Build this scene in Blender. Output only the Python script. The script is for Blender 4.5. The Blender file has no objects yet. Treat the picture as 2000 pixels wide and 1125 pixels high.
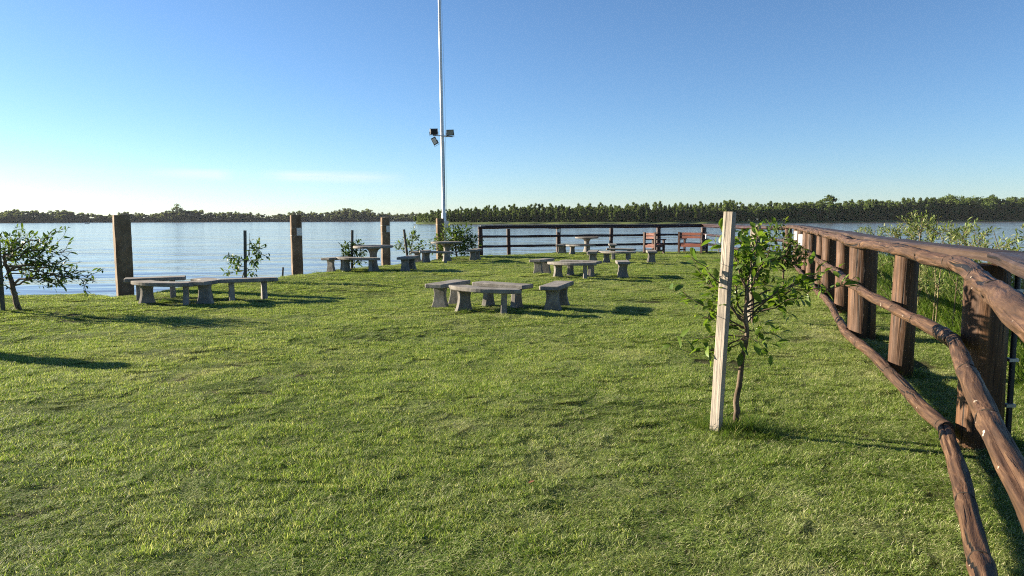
import bpy, math, random
import numpy as np
from mathutils import Vector, Matrix, Euler

R = math.radians
rng = np.random.default_rng(7)
random.seed(7)
scene = bpy.context.scene
COL = scene.collection

# ------------------------------------------------------------------ camera, sky, sun, exposure
CAM_H = 1.6
FPX = 1400.0                       # focal length in photo pixels (photo 2000 wide)
HORIZON = 428.0
PITCH = math.atan((562.5 - HORIZON) / FPX)
ROLL = R(0.2)
cam_d = bpy.data.cameras.new("camera")
cam_d.sensor_width = 36.0
cam_d.lens = FPX / 2000.0 * 36.0
cam_d.clip_start = 0.05
cam_d.clip_end = 20000.0
cam = bpy.data.objects.new("camera", cam_d)
COL.objects.link(cam)
CAM_M = (Matrix.Translation((0, 0, CAM_H)) @ Matrix.Rotation(math.pi / 2 - PITCH, 4, 'X') @ Matrix.Rotation(-ROLL, 4, 'Z'))
cam.matrix_world = CAM_M
scene.camera = cam

SUN_AZ, SUN_EL = R(-69.0), R(16.0)          # azimuth measured from +Y towards +X
sun_dir = Vector((math.sin(SUN_AZ) * math.cos(SUN_EL), math.cos(SUN_AZ) * math.cos(SUN_EL), math.sin(SUN_EL)))
sl = bpy.data.lights.new("sun", 'SUN')
sl.energy = 5.0
sl.angle = R(0.55)
sl.color = (1.0, 0.87, 0.68)
so = bpy.data.objects.new("sun", sl)
so.rotation_euler = (-sun_dir).to_track_quat('-Z', 'Y').to_euler()
so.location = sun_dir * 60
COL.objects.link(so)

world = bpy.data.worlds.new("World")
scene.world = world
world.use_nodes = True
wn, wl = world.node_tree.nodes, world.node_tree.links
wn.clear()
w_out = wn.new('ShaderNodeOutputWorld')
w_bg = wn.new('ShaderNodeBackground')
w_sky = wn.new('ShaderNodeTexSky')
w_sky.sky_type = 'NISHITA'
w_sky.sun_disc = False
w_sky.sun_elevation = SUN_EL
w_sky.sun_rotation = SUN_AZ
w_sky.altitude = 0
w_sky.air_density = 0.85
w_sky.dust_density = 0.15
w_sky.ozone_density = 4.6
w_bg.inputs['Strength'].default_value = 0.05
# a few thin wisps of cloud low in the sky
tc = wn.new('ShaderNodeTexCoord')
mp = wn.new('ShaderNodeMapping')
mp.inputs['Scale'].default_value = (2.2, 2.2, 34.0)
nz = wn.new('ShaderNodeTexNoise')
nz.inputs['Scale'].default_value = 2.1
nz.inputs['Detail'].default_value = 5.0
nz.inputs['Roughness'].default_value = 0.55
rp = wn.new('ShaderNodeValToRGB')
rp.color_ramp.elements[0].position = 0.26
rp.color_ramp.elements[1].position = 0.58
sep = wn.new('ShaderNodeSeparateXYZ')
band = wn.new('ShaderNodeValToRGB')          # only between about 1.5 and 5 degrees up
els = band.color_ramp.elements
els[0].position = 0.047; els[0].color = (0, 0, 0, 1)
els[1].position = 0.058; els[1].color = (1, 1, 1, 1)
e = els.new(0.066); e.color = (0, 0, 0, 1)
band_x = wn.new('ShaderNodeValToRGB')        # and only in two stretches of the western sky
els = band_x.color_ramp.elements
els[0].position = 0.0; els[0].color = (.10, .10, .10, 1)
els[1].position = 1.0; els[1].color = (0, 0, 0, 1)
for q, v in ((.10, .1), (.185, 1.0), (.25, 1.0), (.29, .08), (.34, .12), (.42, 1.0), (.60, .8), (.72, 0.0)):
    e = els.new(q); e.color = (v, v, v, 1)
mr = wn.new('ShaderNodeMapRange'); mr.inputs[1].default_value = -.5; mr.inputs[2].default_value = 0.0
mul3 = wn.new('ShaderNodeMath'); mul3.operation = 'MULTIPLY'
mul = wn.new('ShaderNodeMath'); mul.operation = 'MULTIPLY'
mul2 = wn.new('ShaderNodeMath'); mul2.operation = 'MULTIPLY'; mul2.inputs[1].default_value = 0.5
mixc = wn.new('ShaderNodeMix'); mixc.data_type = 'RGBA'
mixc.inputs[7].default_value = (6.2, 6.0, 5.6, 1)
wl.new(tc.outputs['Generated'], mp.inputs['Vector'])
wl.new(mp.outputs['Vector'], nz.inputs['Vector'])
wl.new(nz.outputs['Fac'], rp.inputs['Fac'])
wl.new(tc.outputs['Generated'], sep.inputs[0])
wl.new(sep.outputs['Z'], band.inputs['Fac'])
wl.new(rp.outputs['Color'], mul.inputs[0])
wl.new(band.outputs['Color'], mul.inputs[1])
wl.new(sep.outputs['X'], mr.inputs[0])
wl.new(mr.outputs[0], band_x.inputs['Fac'])
wl.new(band_x.outputs['Color'], mul3.inputs[1])
wl.new(mul.outputs[0], mul3.inputs[0])
wl.new(mul3.outputs[0], mul2.inputs[0])
wl.new(mul2.outputs[0], mixc.inputs[0])
wl.new(w_sky.outputs['Color'], mixc.inputs[6])
wl.new(mixc.outputs[2], w_bg.inputs['Color'])
wl.new(w_bg.outputs['Background'], w_out.inputs['Surface'])

scene.view_settings.view_transform = 'Standard'
scene.view_settings.look = 'None'
scene.view_settings.exposure = 1.85
scene.view_settings.gamma = 1.0
scene.view_settings.use_curve_mapping = False
scene.render.engine = 'CYCLES'
scene.cycles.use_denoising = False
scene.cycles.filter_width = 1.1
scene.cycles.max_bounces = 8
scene.cycles.diffuse_bounces = 3
scene.cycles.glossy_bounces = 3
scene.cycles.transmission_bounces = 4
scene.cycles.transparent_max_bounces = 8

# ------------------------------------------------------------------ helpers
CAM_R = CAM_M.to_3x3()


def ray(px, py):
    return (CAM_R @ Vector(((px - 1000.0) / FPX, (562.5 - py) / FPX, -1.0))).normalized()


def ground(px, py, z=0.0):
    """point of the level plane z seen at a photo pixel (used to survey the lawn)"""
    d = ray(px, py)
    t = (z - CAM_H) / d.z
    return Vector((d.x * t, d.y * t, z))


def at_depth(px, py, y):
    d = ray(px, py)
    t = y / d.y
    return Vector((d.x * t, y, CAM_H + d.z * t))


def vnoise(x, y, seed=0):
    """smooth value noise on numpy arrays, range -1..1"""
    x = np.asarray(x, float); y = np.asarray(y, float)
    xi = np.floor(x).astype(np.int64); yi = np.floor(y).astype(np.int64)
    xf = x - xi; yf = y - yi

    def h(a, b):
        n = (a * 374761393 + b * 668265263 + seed * 974711) & 0xFFFFFFFF
        n = ((n ^ (n >> 13)) * 1274126177) & 0xFFFFFFFF
        n = n ^ (n >> 16)
        return (n & 0xFFFF) / 32767.5 - 1.0
    u = xf * xf * (3 - 2 * xf); v = yf * yf * (3 - 2 * yf)
    a = h(xi, yi) * (1 - u) + h(xi + 1, yi) * u
    b = h(xi, yi + 1) * (1 - u) + h(xi + 1, yi + 1) * u
    return a * (1 - v) + b * v


def tag(o, label=None, cat=None, group=None, kind=None):
    if label: o['label'] = label
    if cat: o['category'] = cat
    if group: o['group'] = group
    if kind: o['kind'] = kind
    return o


def empty(name, loc, rz=0.0, label=None, cat=None, group=None):
    o = bpy.data.objects.new(name, None)
    o.empty_display_size = 0.2
    o.location = loc
    o.rotation_euler = (0, 0, rz)
    COL.objects.link(o)
    return tag(o, label, cat, group)


class MB:
    """collects shapes, then links them as one mesh object; UVs are in metres"""

    def __init__(s):
        s.v, s.f, s.uv, s.sm = [], [], [], []

    def add(s, verts, faces, uvs=None, smooth=False):
        b = len(s.v)
        s.v.extend([tuple(p) for p in verts])
        for i, f in enumerate(faces):
            s.f.append(tuple(b + k for k in f))
            s.sm.append(smooth)
            s.uv.append(uvs[i] if uvs else [(verts[k][0] + verts[k][1] * .37, verts[k][2]) for k in f])

    def box(s, c, size, rot=None):
        hx, hy, hz = size[0] / 2, size[1] / 2, size[2] / 2
        m = (rot if rot is not None else Matrix.Identity(3))
        vs = [Vector(c) + m @ Vector((x * hx, y * hy, z * hz)) for x in (-1, 1) for y in (-1, 1) for z in (-1, 1)]
        loc = [(x * hx, y * hy, z * hz) for x in (-1, 1) for y in (-1, 1) for z in (-1, 1)]
        fs = [(0, 1, 3, 2), (4, 6, 7, 5), (0, 4, 5, 1), (2, 3, 7, 6), (0, 2, 6, 4), (1, 5, 7, 3)]
        ax = max(range(3), key=lambda k: size[k])
        o1, o2 = [k for k in range(3) if k != ax]
        uvs = [[(loc[k][o1] + loc[k][o2] + 7.3 * i, loc[k][ax]) for k in f] for i, f in enumerate(fs)]
        s.add(vs, fs, uvs)

    def tube(s, path, radii, sides=8, caps=True, smooth=True, lump=0.0, seed=0, crack=0.0):
        path = [Vector(p) for p in path]
        n = len(path)
        if not hasattr(radii, '__len__'): radii = [radii] * n
        vs, fs, uvs = [], [], []
        t0 = (path[1] - path[0]).normalized()
        nrm = t0.orthogonal().normalized()
        dist = 0.0
        dd = [0.0]
        rr = random.Random(seed)
        ph = [rr.uniform(0, 6.28) for _ in range(3)]
        total = sum((path[i + 1] - path[i]).length for i in range(n - 1))
        cracks = [(rr.uniform(0, 6.28), rr.uniform(.07, .13), crack * rr.uniform(.8, 1.8), c - .1, c + rr.uniform(.4, 1.3)) for c in np.arange(0, total, .22)] if crack else []
        for i in range(n):
            if i: dist += (path[i] - path[i - 1]).length; dd.append(dist)
            t = (path[min(i + 1, n - 1)] - path[max(i - 1, 0)])
            t = t.normalized() if t.length > 1e-9 else t0
            nrm = (nrm - t * nrm.dot(t)).normalized()
            bi = t.cross(nrm)
            for k in range(sides):
                a = 2 * math.pi * k / sides
                r = radii[i]
                if crack:
                    for (ca, cw, cd_, c0, c1) in cracks:
                        if c0 < dist < c1:
                            da = (a - ca - .15 * math.sin(dist * 3 + ca) + math.pi) % (2 * math.pi) - math.pi
                            r -= cd_ * math.exp(-(da / cw) ** 2) * min(1, (dist - c0) * 6, (c1 - dist) * 6)
                    r += crack * .22 * (rr.random() - .5) + crack * .5 * math.sin(5 * a + 7 * dist + ph[2]) * math.sin(3.3 * dist + ph[0])
                if lump:
                    r *= 1 + lump * (math.sin(2 * a + ph[0] + dist * 1.9) * .6 + math.sin(3 * a + ph[1] - dist * 3.1) * .4)
                vs.append(path[i] + (nrm * math.cos(a) + bi * math.sin(a)) * r)
        for i in range(n - 1):
            for k in range(sides):
                k2 = (k + 1) % sides
                fs.append((i * sides + k, i * sides + k2, (i + 1) * sides + k2, (i + 1) * sides + k))
                rm = max(radii[i], .004) * 6.283
                uvs.append([(rm * k / sides, dd[i]), (rm * (k + 1) / sides, dd[i]), (rm * (k + 1) / sides, dd[i + 1]), (rm * k / sides, dd[i + 1])])
        s.add(vs, fs, uvs, smooth)
        if caps:
            b0 = [vs[k] for k in range(sides)][::-1]
            b1 = [vs[(n - 1) * sides + k] for k in range(sides)]
            for b in (b0, b1):
                c = sum(b, Vector()) / sides
                s.add(b, [tuple(range(sides))], [[((p - c).x * 1.0 + (p - c).y, (p - c).z * .2) for p in b]])

    def prism(s, outline, z0, z1, bevel=0.0):
        """outline: list of (x, y) ccw; closed slab with a small chamfer top and bottom"""
        n = len(outline)
        pts = [Vector((p[0], p[1], 0)) for p in outline]

        def inset(d):
            out = []
            for i in range(n):
                a = (pts[i] - pts[i - 1]).normalized(); b = (pts[(i + 1) % n] - pts[i]).normalized()
                na = Vector((-a.y, a.x, 0)); nb = Vector((-b.y, b.x, 0))
                m = (na + nb)
                m = m.normalized() if m.length > 1e-6 else na
                out.append(pts[i] + m * d / max(.35, m.dot(na)))
            return out
        rings = []
        if bevel:
            rings = [(inset(bevel), z0), (pts, z0 + bevel), (pts, z1 - bevel), (inset(bevel * .6), z1 - bevel * .25), (inset(bevel * 1.4), z1)]
        else:
            rings = [(pts, z0), (pts, z1)]
        vs = [Vector((p.x, p.y, z)) for r, z in rings for p in r]
        fs = []
        for j in range(len(rings) - 1):
            for i in range(n):
                i2 = (i + 1) % n
                fs.append((j * n + i, j * n + i2, (j + 1) * n + i2, (j + 1) * n + i))
        fs.append(tuple(range(n))[::-1])
        fs.append(tuple((len(rings) - 1) * n + i for i in range(n)))
        s.add(vs, fs)

    def build(s, name, mat, parent=None, loc=None):
        me = bpy.data.meshes.new(name)
        me.from_pydata(s.v, [], s.f)
        ul = me.uv_layers.new(name="UVMap")
        flat = [c for f in s.uv for p in f for c in p]
        ul.data.foreach_set('uv', flat)
        me.polygons.foreach_set('use_smooth', s.sm)
        me.materials.append(mat)
        me.update()
        o = bpy.data.objects.new(name, me)
        COL.objects.link(o)
        if parent: o.parent = parent
        if loc is not None: o.location = loc
        return o


def np_mesh(name, V, F, mat, col=None, smooth=False, link=True, parent=None):
    """mesh from numpy arrays; F is (n,3) or (n,4); col a per-vertex float 'tint'"""
    me = bpy.data.meshes.new(name)
    V = np.ascontiguousarray(V, dtype=np.float32); F = np.ascontiguousarray(F, dtype=np.int32)
    k = F.shape[1]
    me.vertices.add(len(V)); me.vertices.foreach_set('co', V.ravel())
    me.loops.add(F.size); me.loops.foreach_set('vertex_index', F.ravel())
    me.polygons.add(len(F)); me.polygons.foreach_set('loop_start', np.arange(len(F), dtype=np.int32) * k)
    try:
        me.polygons.foreach_set('loop_total', np.full(len(F), k, dtype=np.int32))
    except Exception:
        pass
    me.update(calc_edges=True)
    me.validate()
    if smooth: me.polygons.foreach_set('use_smooth', np.ones(len(me.polygons), dtype=bool))
    if col is not None:
        at = me.attributes.new('tint', 'FLOAT', 'POINT')
        at.data.foreach_set('value', np.ascontiguousarray(col, dtype=np.float32))
    me.materials.append(mat)
    o = bpy.data.objects.new(name, me)
    if link: COL.objects.link(o)
    if parent: o.parent = parent
    return o


# ------------------------------------------------------------------ materials
def new_mat(name):
    m = bpy.data.materials.new(name)
    m.use_nodes = True
    nt = m.node_tree
    for n in list(nt.nodes): nt.nodes.remove(n)
    out = nt.nodes.new('ShaderNodeOutputMaterial')
    return m, nt, out


def N(nt, kind, **kw):
    n = nt.nodes.new(kind)
    for k, v in kw.items():
        if k in n.inputs: n.inputs[k].default_value = v
        else: setattr(n, k, v)
    return n


def ramp(nt, fac, stops):
    r = nt.nodes.new('ShaderNodeValToRGB')
    e = r.color_ramp.elements
    e[0].position, e[0].color = stops[0][0], (*stops[0][1], 1)
    e[1].position, e[1].color = stops[-1][0], (*stops[-1][1], 1)
    for p, c in stops[1:-1]:
        q = e.new(p); q.color = (*c, 1)
    nt.links.new(fac, r.inputs['Fac'])
    return r.outputs['Color']


def mixrgb(nt, fac, a, b, mode='MIX'):
    m = nt.nodes.new('ShaderNodeMix'); m.data_type = 'RGBA'; m.blend_type = mode
    for sock, v in ((0, fac), (6, a), (7, b)):
        if isinstance(v, bpy.types.NodeSocket): nt.links.new(v, m.inputs[sock])
        elif isinstance(v, tuple): m.inputs[sock].default_value = (*v, 1) if len(v) == 3 else v
        else: m.inputs[sock].default_value = v
    return m.outputs[2]


def noise(nt, coord, scale, detail=4, rough=.55, stretch=None, dist=0.0):
    if stretch:
        mp = N(nt, 'ShaderNodeMapping'); mp.inputs['Scale'].default_value = stretch
        nt.links.new(coord, mp.inputs['Vector']); coord = mp.outputs['Vector']
    n = N(nt, 'ShaderNodeTexNoise', Scale=scale, Detail=detail, Roughness=rough, Distortion=dist)
    nt.links.new(coord, n.inputs['Vector'])
    return n.outputs['Fac']


def bump(nt, h, strength, dist=.01, prev=None):
    b = N(nt, 'ShaderNodeBump', Strength=strength, Distance=dist)
    nt.links.new(h, b.inputs['Height'])
    if prev: nt.links.new(prev, b.inputs['Normal'])
    return b.outputs['Normal']


def principled(nt, out, color, rough=.7, normal=None, spec=.35, metal=0.0):
    p = N(nt, 'ShaderNodeBsdfPrincipled', Roughness=.5 if isinstance(rough, bpy.types.NodeSocket) else rough, Metallic=metal)
    p.inputs['Specular IOR Level'].default_value = spec
    if isinstance(color, bpy.types.NodeSocket): nt.links.new(color, p.inputs['Base Color'])
    else: p.inputs['Base Color'].default_value = (*color, 1)
    if isinstance(rough, bpy.types.NodeSocket): nt.links.new(rough, p.inputs['Roughness'])
    if normal: nt.links.new(normal, p.inputs['Normal'])
    nt.links.new(p.outputs[0], out.inputs['Surface'])
    return p


def obj_coord(nt):
    return N(nt, 'ShaderNodeTexCoord').outputs['Object']


def rand_out(nt):
    return N(nt, 'ShaderNodeObjectInfo').outputs['Random']


def leaf_mat(name, dark, light, dry, trans=.35, pos_scale=0.0, dry_amt=.0, rough=.45, spec=.2):
    """leaf or blade: diffuse with some light through it; per-leaf tint attribute picks the shade"""
    m, nt, out = new_mat(name)
    at = N(nt, 'ShaderNodeAttribute', attribute_name='tint')
    c = ramp(nt, at.outputs['Fac'], [(0.0, dark), (.75, light), (.93, tuple(l * .5 + d * .5 for l, d in zip(light, dry))), (1.0, dry)])
    if pos_scale:
        g = N(nt, 'ShaderNodeNewGeometry').outputs['Position']
        f = noise(nt, g, pos_scale, 4, .6)
        f2 = noise(nt, g, pos_scale * 5.3, 3, .6)
        rr = ramp(nt, f, [(.47, (0, 0, 0)), (.62, (1, 1, 1))])
        rr2 = ramp(nt, f2, [(.45, (.1,) * 3), (.7, (1, 1, 1))])
        k = mixrgb(nt, 1.0, rr, rr2, 'MULTIPLY')
        k2 = mixrgb(nt, 1.0, k, (dry_amt,) * 3, 'MULTIPLY')
        c = mixrgb(nt, k2, c, dry)
    p = N(nt, 'ShaderNodeBsdfPrincipled', Roughness=rough)
    p.inputs['Specular IOR Level'].default_value = spec
    nt.links.new(c, p.inputs['Base Color'])
    t = N(nt, 'ShaderNodeBsdfTranslucent')
    bright = mixrgb(nt, 1.0, c, (1.3, 1.35, .7), 'MULTIPLY')
    nt.links.new(bright, t.inputs['Color'])
    ms = N(nt, 'ShaderNodeMixShader', Fac=trans)
    nt.links.new(p.outputs[0], ms.inputs[1]); nt.links.new(t.outputs[0], ms.inputs[2])
    nt.links.new(ms.outputs[0], out.inputs['Surface'])
    return m


M = {}
M['blade'] = leaf_mat('grass_blades', (.060, .124, .016), (.268, .355, .074), (.63, .58, .38), .42, .33, .42, rough=.6)
M['long_blade'] = leaf_mat('long_grass_blades', (.05, .095, .012), (.12, .19, .03), (.40, .36, .18), .38)
M['leaf_big'] = leaf_mat('sapling_leaves', (.050, .100, .014), (.150, .225, .030), (.21, .26, .05), .45, rough=.42, spec=.3)
M['leaf_small'] = leaf_mat('shrub_leaves', (.035, .07, .016), (.10, .15, .03), (.19, .22, .06), .38, rough=.45)
M['leaf_willow'] = leaf_mat('willow_leaves', (.08, .12, .03), (.20, .25, .09), (.34, .34, .14), .35)
M['leaf_far'] = leaf_mat('far_tree_leaves', (.040, .070, .018), (.135, .180, .040), (.20, .23, .07), .38, rough=.7)
M['leaf_bank_hazed'] = leaf_mat('far_bank_leaves_hazed', (.070, .090, .052), (.150, .172, .085), (.20, .22, .11), .45, rough=.7)  # leaf colour paled and greyed to carry part of the distance haze
M['leaf_pale'] = leaf_mat('pale_shrub_leaves', (.09, .13, .03), (.17, .21, .06), (.25, .26, .09), .25, rough=.6)

# soil and thatch under the blades
m, nt, out = new_mat('lawn_soil')
co = N(nt, 'ShaderNodeNewGeometry').outputs['Position']
a = noise(nt, co, 22, 6, .65); b = noise(nt, co, .35, 4, .6)
c1 = ramp(nt, a, [(.3, (.016, .018, .006)), (.55, (.045, .047, .016)), (.78, (.13, .11, .055))])
c2 = mixrgb(nt, ramp(nt, b, [(.5, (0, 0, 0)), (.72, (.7, .7, .7))]), c1, (.17, .135, .075))
principled(nt, out, c2, .95, bump(nt, a, .8, .02), .1)
M['soil'] = m

# river
m, nt, out = new_mat('river_water')
co = N(nt, 'ShaderNodeNewGeometry').outputs['Position']
big = noise(nt, co, .10, 4, .5, (.28, 1.0, 1.0), .6)
mid = noise(nt, co, .55, 4, .6, (.55, 1.0, 1.0), .4)
fine = noise(nt, co, 2.6, 3, .6, (.7, 1.0, 1.0))
wind = ramp(nt, noise(nt, co, .022, 3, .5, (.35, 1.0, 1.0), .8), [(.38, (.15,) * 3), (.62, (1, 1, 1))])
mw = mixrgb(nt, 1.0, mid, wind, 'MULTIPLY')
nb = bump(nt, big, .62, 1.1)
nb = bump(nt, mw, .40, .24, nb)
nb = bump(nt, fine, .14, .05, nb)
silt = noise(nt, co, .012, 3, .5, (.5, 1, 1))
col = ramp(nt, silt, [(.35, (.12, .108, .10)), (.65, (.17, .15, .138))])
pr = principled(nt, out, col, .10, nb, .5)
pr.inputs['IOR'].default_value = 1.45
M['water'] = m

# muddy or grassy far shore
m, nt, out = new_mat('far_shore')
co = N(nt, 'ShaderNodeNewGeometry').outputs['Position']
a = noise(nt, co, .06, 5, .6)
principled(nt, out, ramp(nt, a, [(.35, (.05, .075, .02)), (.6, (.10, .13, .035)), (.75, (.14, .12, .07))]), .95, None, .1)
M['shore'] = m

m, nt, out = new_mat('scrub_ground')
co = N(nt, 'ShaderNodeNewGeometry').outputs['Position']
a = noise(nt, co, .05, 5, .6)
principled(nt, out, ramp(nt, a, [(.35, (.018, .026, .010)), (.7, (.04, .05, .018))]), .95, None, .1)
M['scrub'] = m

# log and post timber
def wood_mat(name, dark, mid, light, rough=.55, grain=(34, 1.3), crack=.55, streak_white=0.0, spec=.4):
    m, nt, out = new_mat(name)
    uv = N(nt, 'ShaderNodeTexCoord').outputs['UV']
    rnd = rand_out(nt)
    ad = N(nt, 'ShaderNodeVectorMath', operation='ADD')
    cb = N(nt, 'ShaderNodeCombineXYZ')
    mu = N(nt, 'ShaderNodeMath', operation='MULTIPLY'); mu.inputs[1].default_value = 37.0
    nt.links.new(rnd, mu.inputs[0]); nt.links.new(mu.outputs[0], cb.inputs['X']); nt.links.new(mu.outputs[0], cb.inputs['Y'])
    nt.links.new(uv, ad.inputs[0]); nt.links.new(cb.outputs[0], ad.inputs[1])
    uv = ad.outputs[0]
    g = noise(nt, uv, 1.0, 6, .62, (grain[0], grain[1], 1), .5)
    blot = noise(nt, uv, 3.0, 4, .6, (1.3, .7, 1))
    col = ramp(nt, g, [(.28, dark), (.5, mid), (.74, light)])
    col = mixrgb(nt, ramp(nt, blot, [(.4, (0, 0, 0)), (.66, (.85, .85, .85))]), col, tuple(x * .5 for x in mid))
    ck = noise(nt, uv, 1.0, 3, .5, (grain[0] * .55, .55, 1), .8)
    ckm = ramp(nt, ck, [(.35, (1, 1, 1)), (.39, (0, 0, 0))])
    col = mixrgb(nt, mixrgb(nt, 1.0, ckm, (crack,) * 3, 'MULTIPLY'), col, tuple(x * .18 for x in dark))
    if streak_white:
        fl = noise(nt, uv, 16.0, 3, .6, (1, .45, 1))
        flm = ramp(nt, fl, [(.69, (0, 0, 0)), (.73, (streak_white,) * 3)])
        col = mixrgb(nt, flm, col, (.50, .42, .33))
    nrm = bump(nt, g, .9, .010)
    inv = N(nt, 'ShaderNodeInvert'); nt.links.new(ckm, inv.inputs['Color'])
    nrm = bump(nt, inv.outputs[0], .8, .012, nrm)
    rr = ramp(nt, blot, [(.3, (rough - .15,) * 3), (.7, (rough + .15,) * 3)])
    principled(nt, out, col, rr, nrm, spec)
    return m


M['post'] = wood_mat('post_wood', (.020, .008, .003), (.088, .038, .0135), (.185, .088, .034), .65, (52, 1.1), .9)
M['rail'] = wood_mat('rail_log', (.016, .008, .004), (.072, .037, .019), (.19, .110, .060), .62, (44, 3.2), 1.0, .9, .3)
M['plank'] = wood_mat('handrail_plank', (.020, .011, .007), (.052, .032, .022), (.105, .068, .047), .55, (34, 1.0), .85, .35, .3)
M['darkrail'] = wood_mat('red_brown_rail', (.014, .005, .004), (.034, .012, .009), (.065, .024, .017), .5, (22, 1.2), .4)
M['chairwood'] = wood_mat('red_stained_timber', (.105, .026, .013), (.21, .057, .028), (.31, .11, .056), .5, (26, 1.2), .4)
M['chairdark'] = wood_mat('brown_stained_posts', (.030, .011, .007), (.060, .022, .012), (.10, .04, .024), .5, (26, 1.2), .4)
M['stake'] = wood_mat('pale_stake_wood', (.36, .31, .25), (.42, .365, .30), (.47, .415, .345), .9, (70, 1.5), .2, 0, .1)
M['greystake'] = wood_mat('grey_stake_wood', (.075, .07, .062), (.12, .11, .098), (.17, .16, .145), .85, (40, .8), .4, 0, .15)
M['bark'] = wood_mat('bark', (.07, .05, .034), (.16, .12, .085), (.28, .22, .16), .9, (14, 6), .5, 0, .1)
M['twig'] = wood_mat('twig_bark', (.10, .08, .045), (.19, .155, .085), (.28, .24, .14), .8, (20, 6), .2, 0, .15)


def concrete_mat(name, dark, mid, light, stain, scale=6.0):
    m, nt, out = new_mat(name)
    co = obj_coord(nt)
    ad = N(nt, 'ShaderNodeVectorMath', operation='ADD')
    cb = N(nt, 'ShaderNodeCombineXYZ')
    mu = N(nt, 'ShaderNodeMath', operation='MULTIPLY'); mu.inputs[1].default_value = 23.0
    nt.links.new(rand_out(nt), mu.inputs[0])
    for k in 'XYZ': nt.links.new(mu.outputs[0], cb.inputs[k])
    nt.links.new(co, ad.inputs[0]); nt.links.new(cb.outputs[0], ad.inputs[1])
    co = ad.outputs[0]
    a = noise(nt, co, scale, 6, .62)
    f = noise(nt, co, 90, 3, .6)
    s = noise(nt, co, 3.2, 5, .65, (1, 1, .35))
    col = ramp(nt, a, [(.3, dark), (.52, mid), (.72, light)])
    col = mixrgb(nt, ramp(nt, s, [(.52, (0, 0, 0)), (.68, (.75, .75, .75))]), col, stain)
    pits = ramp(nt, f, [(.27, (.55,) * 3), (.36, (1, 1, 1))])
    col = mixrgb(nt, 1.0, col, pits, 'MULTIPLY')
    nrm = bump(nt, f, .35, .006); nrm = bump(nt, a, .4, .015, nrm)
    principled(nt, out, col, .9, nrm, .2)
    return m


M['concrete'] = concrete_mat('bench_concrete', (.135, .124, .108), (.215, .200, .176), (.29, .272, .245), (.095, .084, .072))
M['pillar'] = concrete_mat('pillar_concrete', (.105, .072, .045), (.165, .118, .075), (.24, .175, .12), (.08, .053, .032), 4.0)


def plain_mat(name, c, rough=.5, metal=0.0, var=.15, scale=20, spec=.4):
    m, nt, out = new_mat(name)
    a = noise(nt, obj_coord(nt), scale, 4, .6)
    principled(nt, out, ramp(nt, a, [(.3, tuple(x * (1 - var) for x in c)), (.7, tuple(min(1, x * (1 + var)) for x in c))]), rough, bump(nt, a, .05, .004), spec, metal)
    return m


M['white_metal'] = plain_mat('white_painted_steel', (.70, .70, .68), .4)
M['galv'] = plain_mat('grey_box', (.62, .63, .62), .5)
M['black_plastic'] = plain_mat('black_housing', (.022, .024, .03), .45)
M['lamp_glass'] = plain_mat('lamp_glass', (.66, .62, .52), .18, var=.08)
M['lamp_glass_dark'] = plain_mat('shaded_lamp_glass', (.20, .20, .16), .15, var=.1)  # darker copy of the lamp glass, with the shade put into its colour
M['plate'] = plain_mat('white_plate', (.62, .62, .60), .5, var=.08)
M['wire'] = plain_mat('wire', (.42, .40, .37), .5, .6)
M['rope'] = plain_mat('dark_cord', (.022, .016, .012), .95)
M['dead_leaf'] = plain_mat('dead_leaf', (.17, .065, .03), .7, var=.3, scale=60)
M['boat'] = plain_mat('boat_hull', (.06, .055, .06), .6)
M['person_cloth'] = plain_mat('dark_cloth', (.08, .07, .07), .8)

# ------------------------------------------------------------------ land shape
edge_px = [(-700, 580), (-300, 579), (-60, 577), (90, 575), (190, 573), (222, 577), (268, 573), (330, 563), (430, 552), (540, 545), (562, 539),
           (592, 536), (640, 528), (690, 524), (735, 521), (765, 518), (800, 514), (850, 507), (905, 501), (945, 499), (1000, 497), (1090, 493.5), (1240, 492), (1385, 491)]
EDGE = [ground(*p) for p in edge_px]
EDGE = [(p.x - .12, p.y + .3) for p in EDGE]
LAND = [(-60, -40)] + [(-60, 18), (-40, 17)] + EDGE + [(10.3, 34.6), (11.6, 31), (12.0, 26), (10.9, 20), (9.2, 15), (8.1, 11), (7.4, 8), (7.2, 4), (7.6, -4), (8, -40)]
LP = np.array(LAND)


def land_sd(x, y):
    """signed distance to the land outline, positive inside"""
    x = np.asarray(x, float); y = np.asarray(y, float)
    best = np.full(x.shape, 1e9); inside = np.zeros(x.shape, bool)
    n = len(LP)
    for i in range(n):
        ax, ay = LP[i]; bx, by = LP[(i + 1) % n]
        ex, ey = bx - ax, by - ay
        t = np.clip(((x - ax) * ex + (y - ay) * ey) / (ex * ex + ey * ey + 1e-12), 0, 1)
        d = np.hypot(x - ax - t * ex, y - ay - t * ey)
        best = np.minimum(best, d)
        with np.errstate(divide='ignore', invalid='ignore'):
            c = ((ay > y) != (by > y)) & (x < ex * (y - ay) / (ey if ey else 1e-12) + ax)
        inside ^= c
    return np.where(inside, best, -best)


def undul(x, y):
    x = np.asarray(x, float); y = np.asarray(y, float)
    near = np.clip(np.hypot(x, y) / 7.0, .35, 1.0)
    return near * (.045 * vnoise(x * .33 + 3, y * .33, 1) + .019 * vnoise(x * .8 + y * .3, y * 1.15, 2) + .010 * vnoise(x * 2.3, y * 2.9, 3))


def land_z(x, y, sd=None):
    if sd is None: sd = land_sd(x, y)
    soft = -.10 * np.clip(1 - sd / .7, 0, 1) ** 2
    right = np.asarray(x) > 4.5
    slope = np.where(right & (np.asarray(y) < 30), .62, 1.5)
    z = np.where(sd > 0, undul(x, y) + soft, undul(x, y) - .10 + sd * slope)
    return np.maximum(z, -4.5)


def gz(x, y):
    return float(land_z(np.array([x]), np.array([y]))[0])


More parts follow.
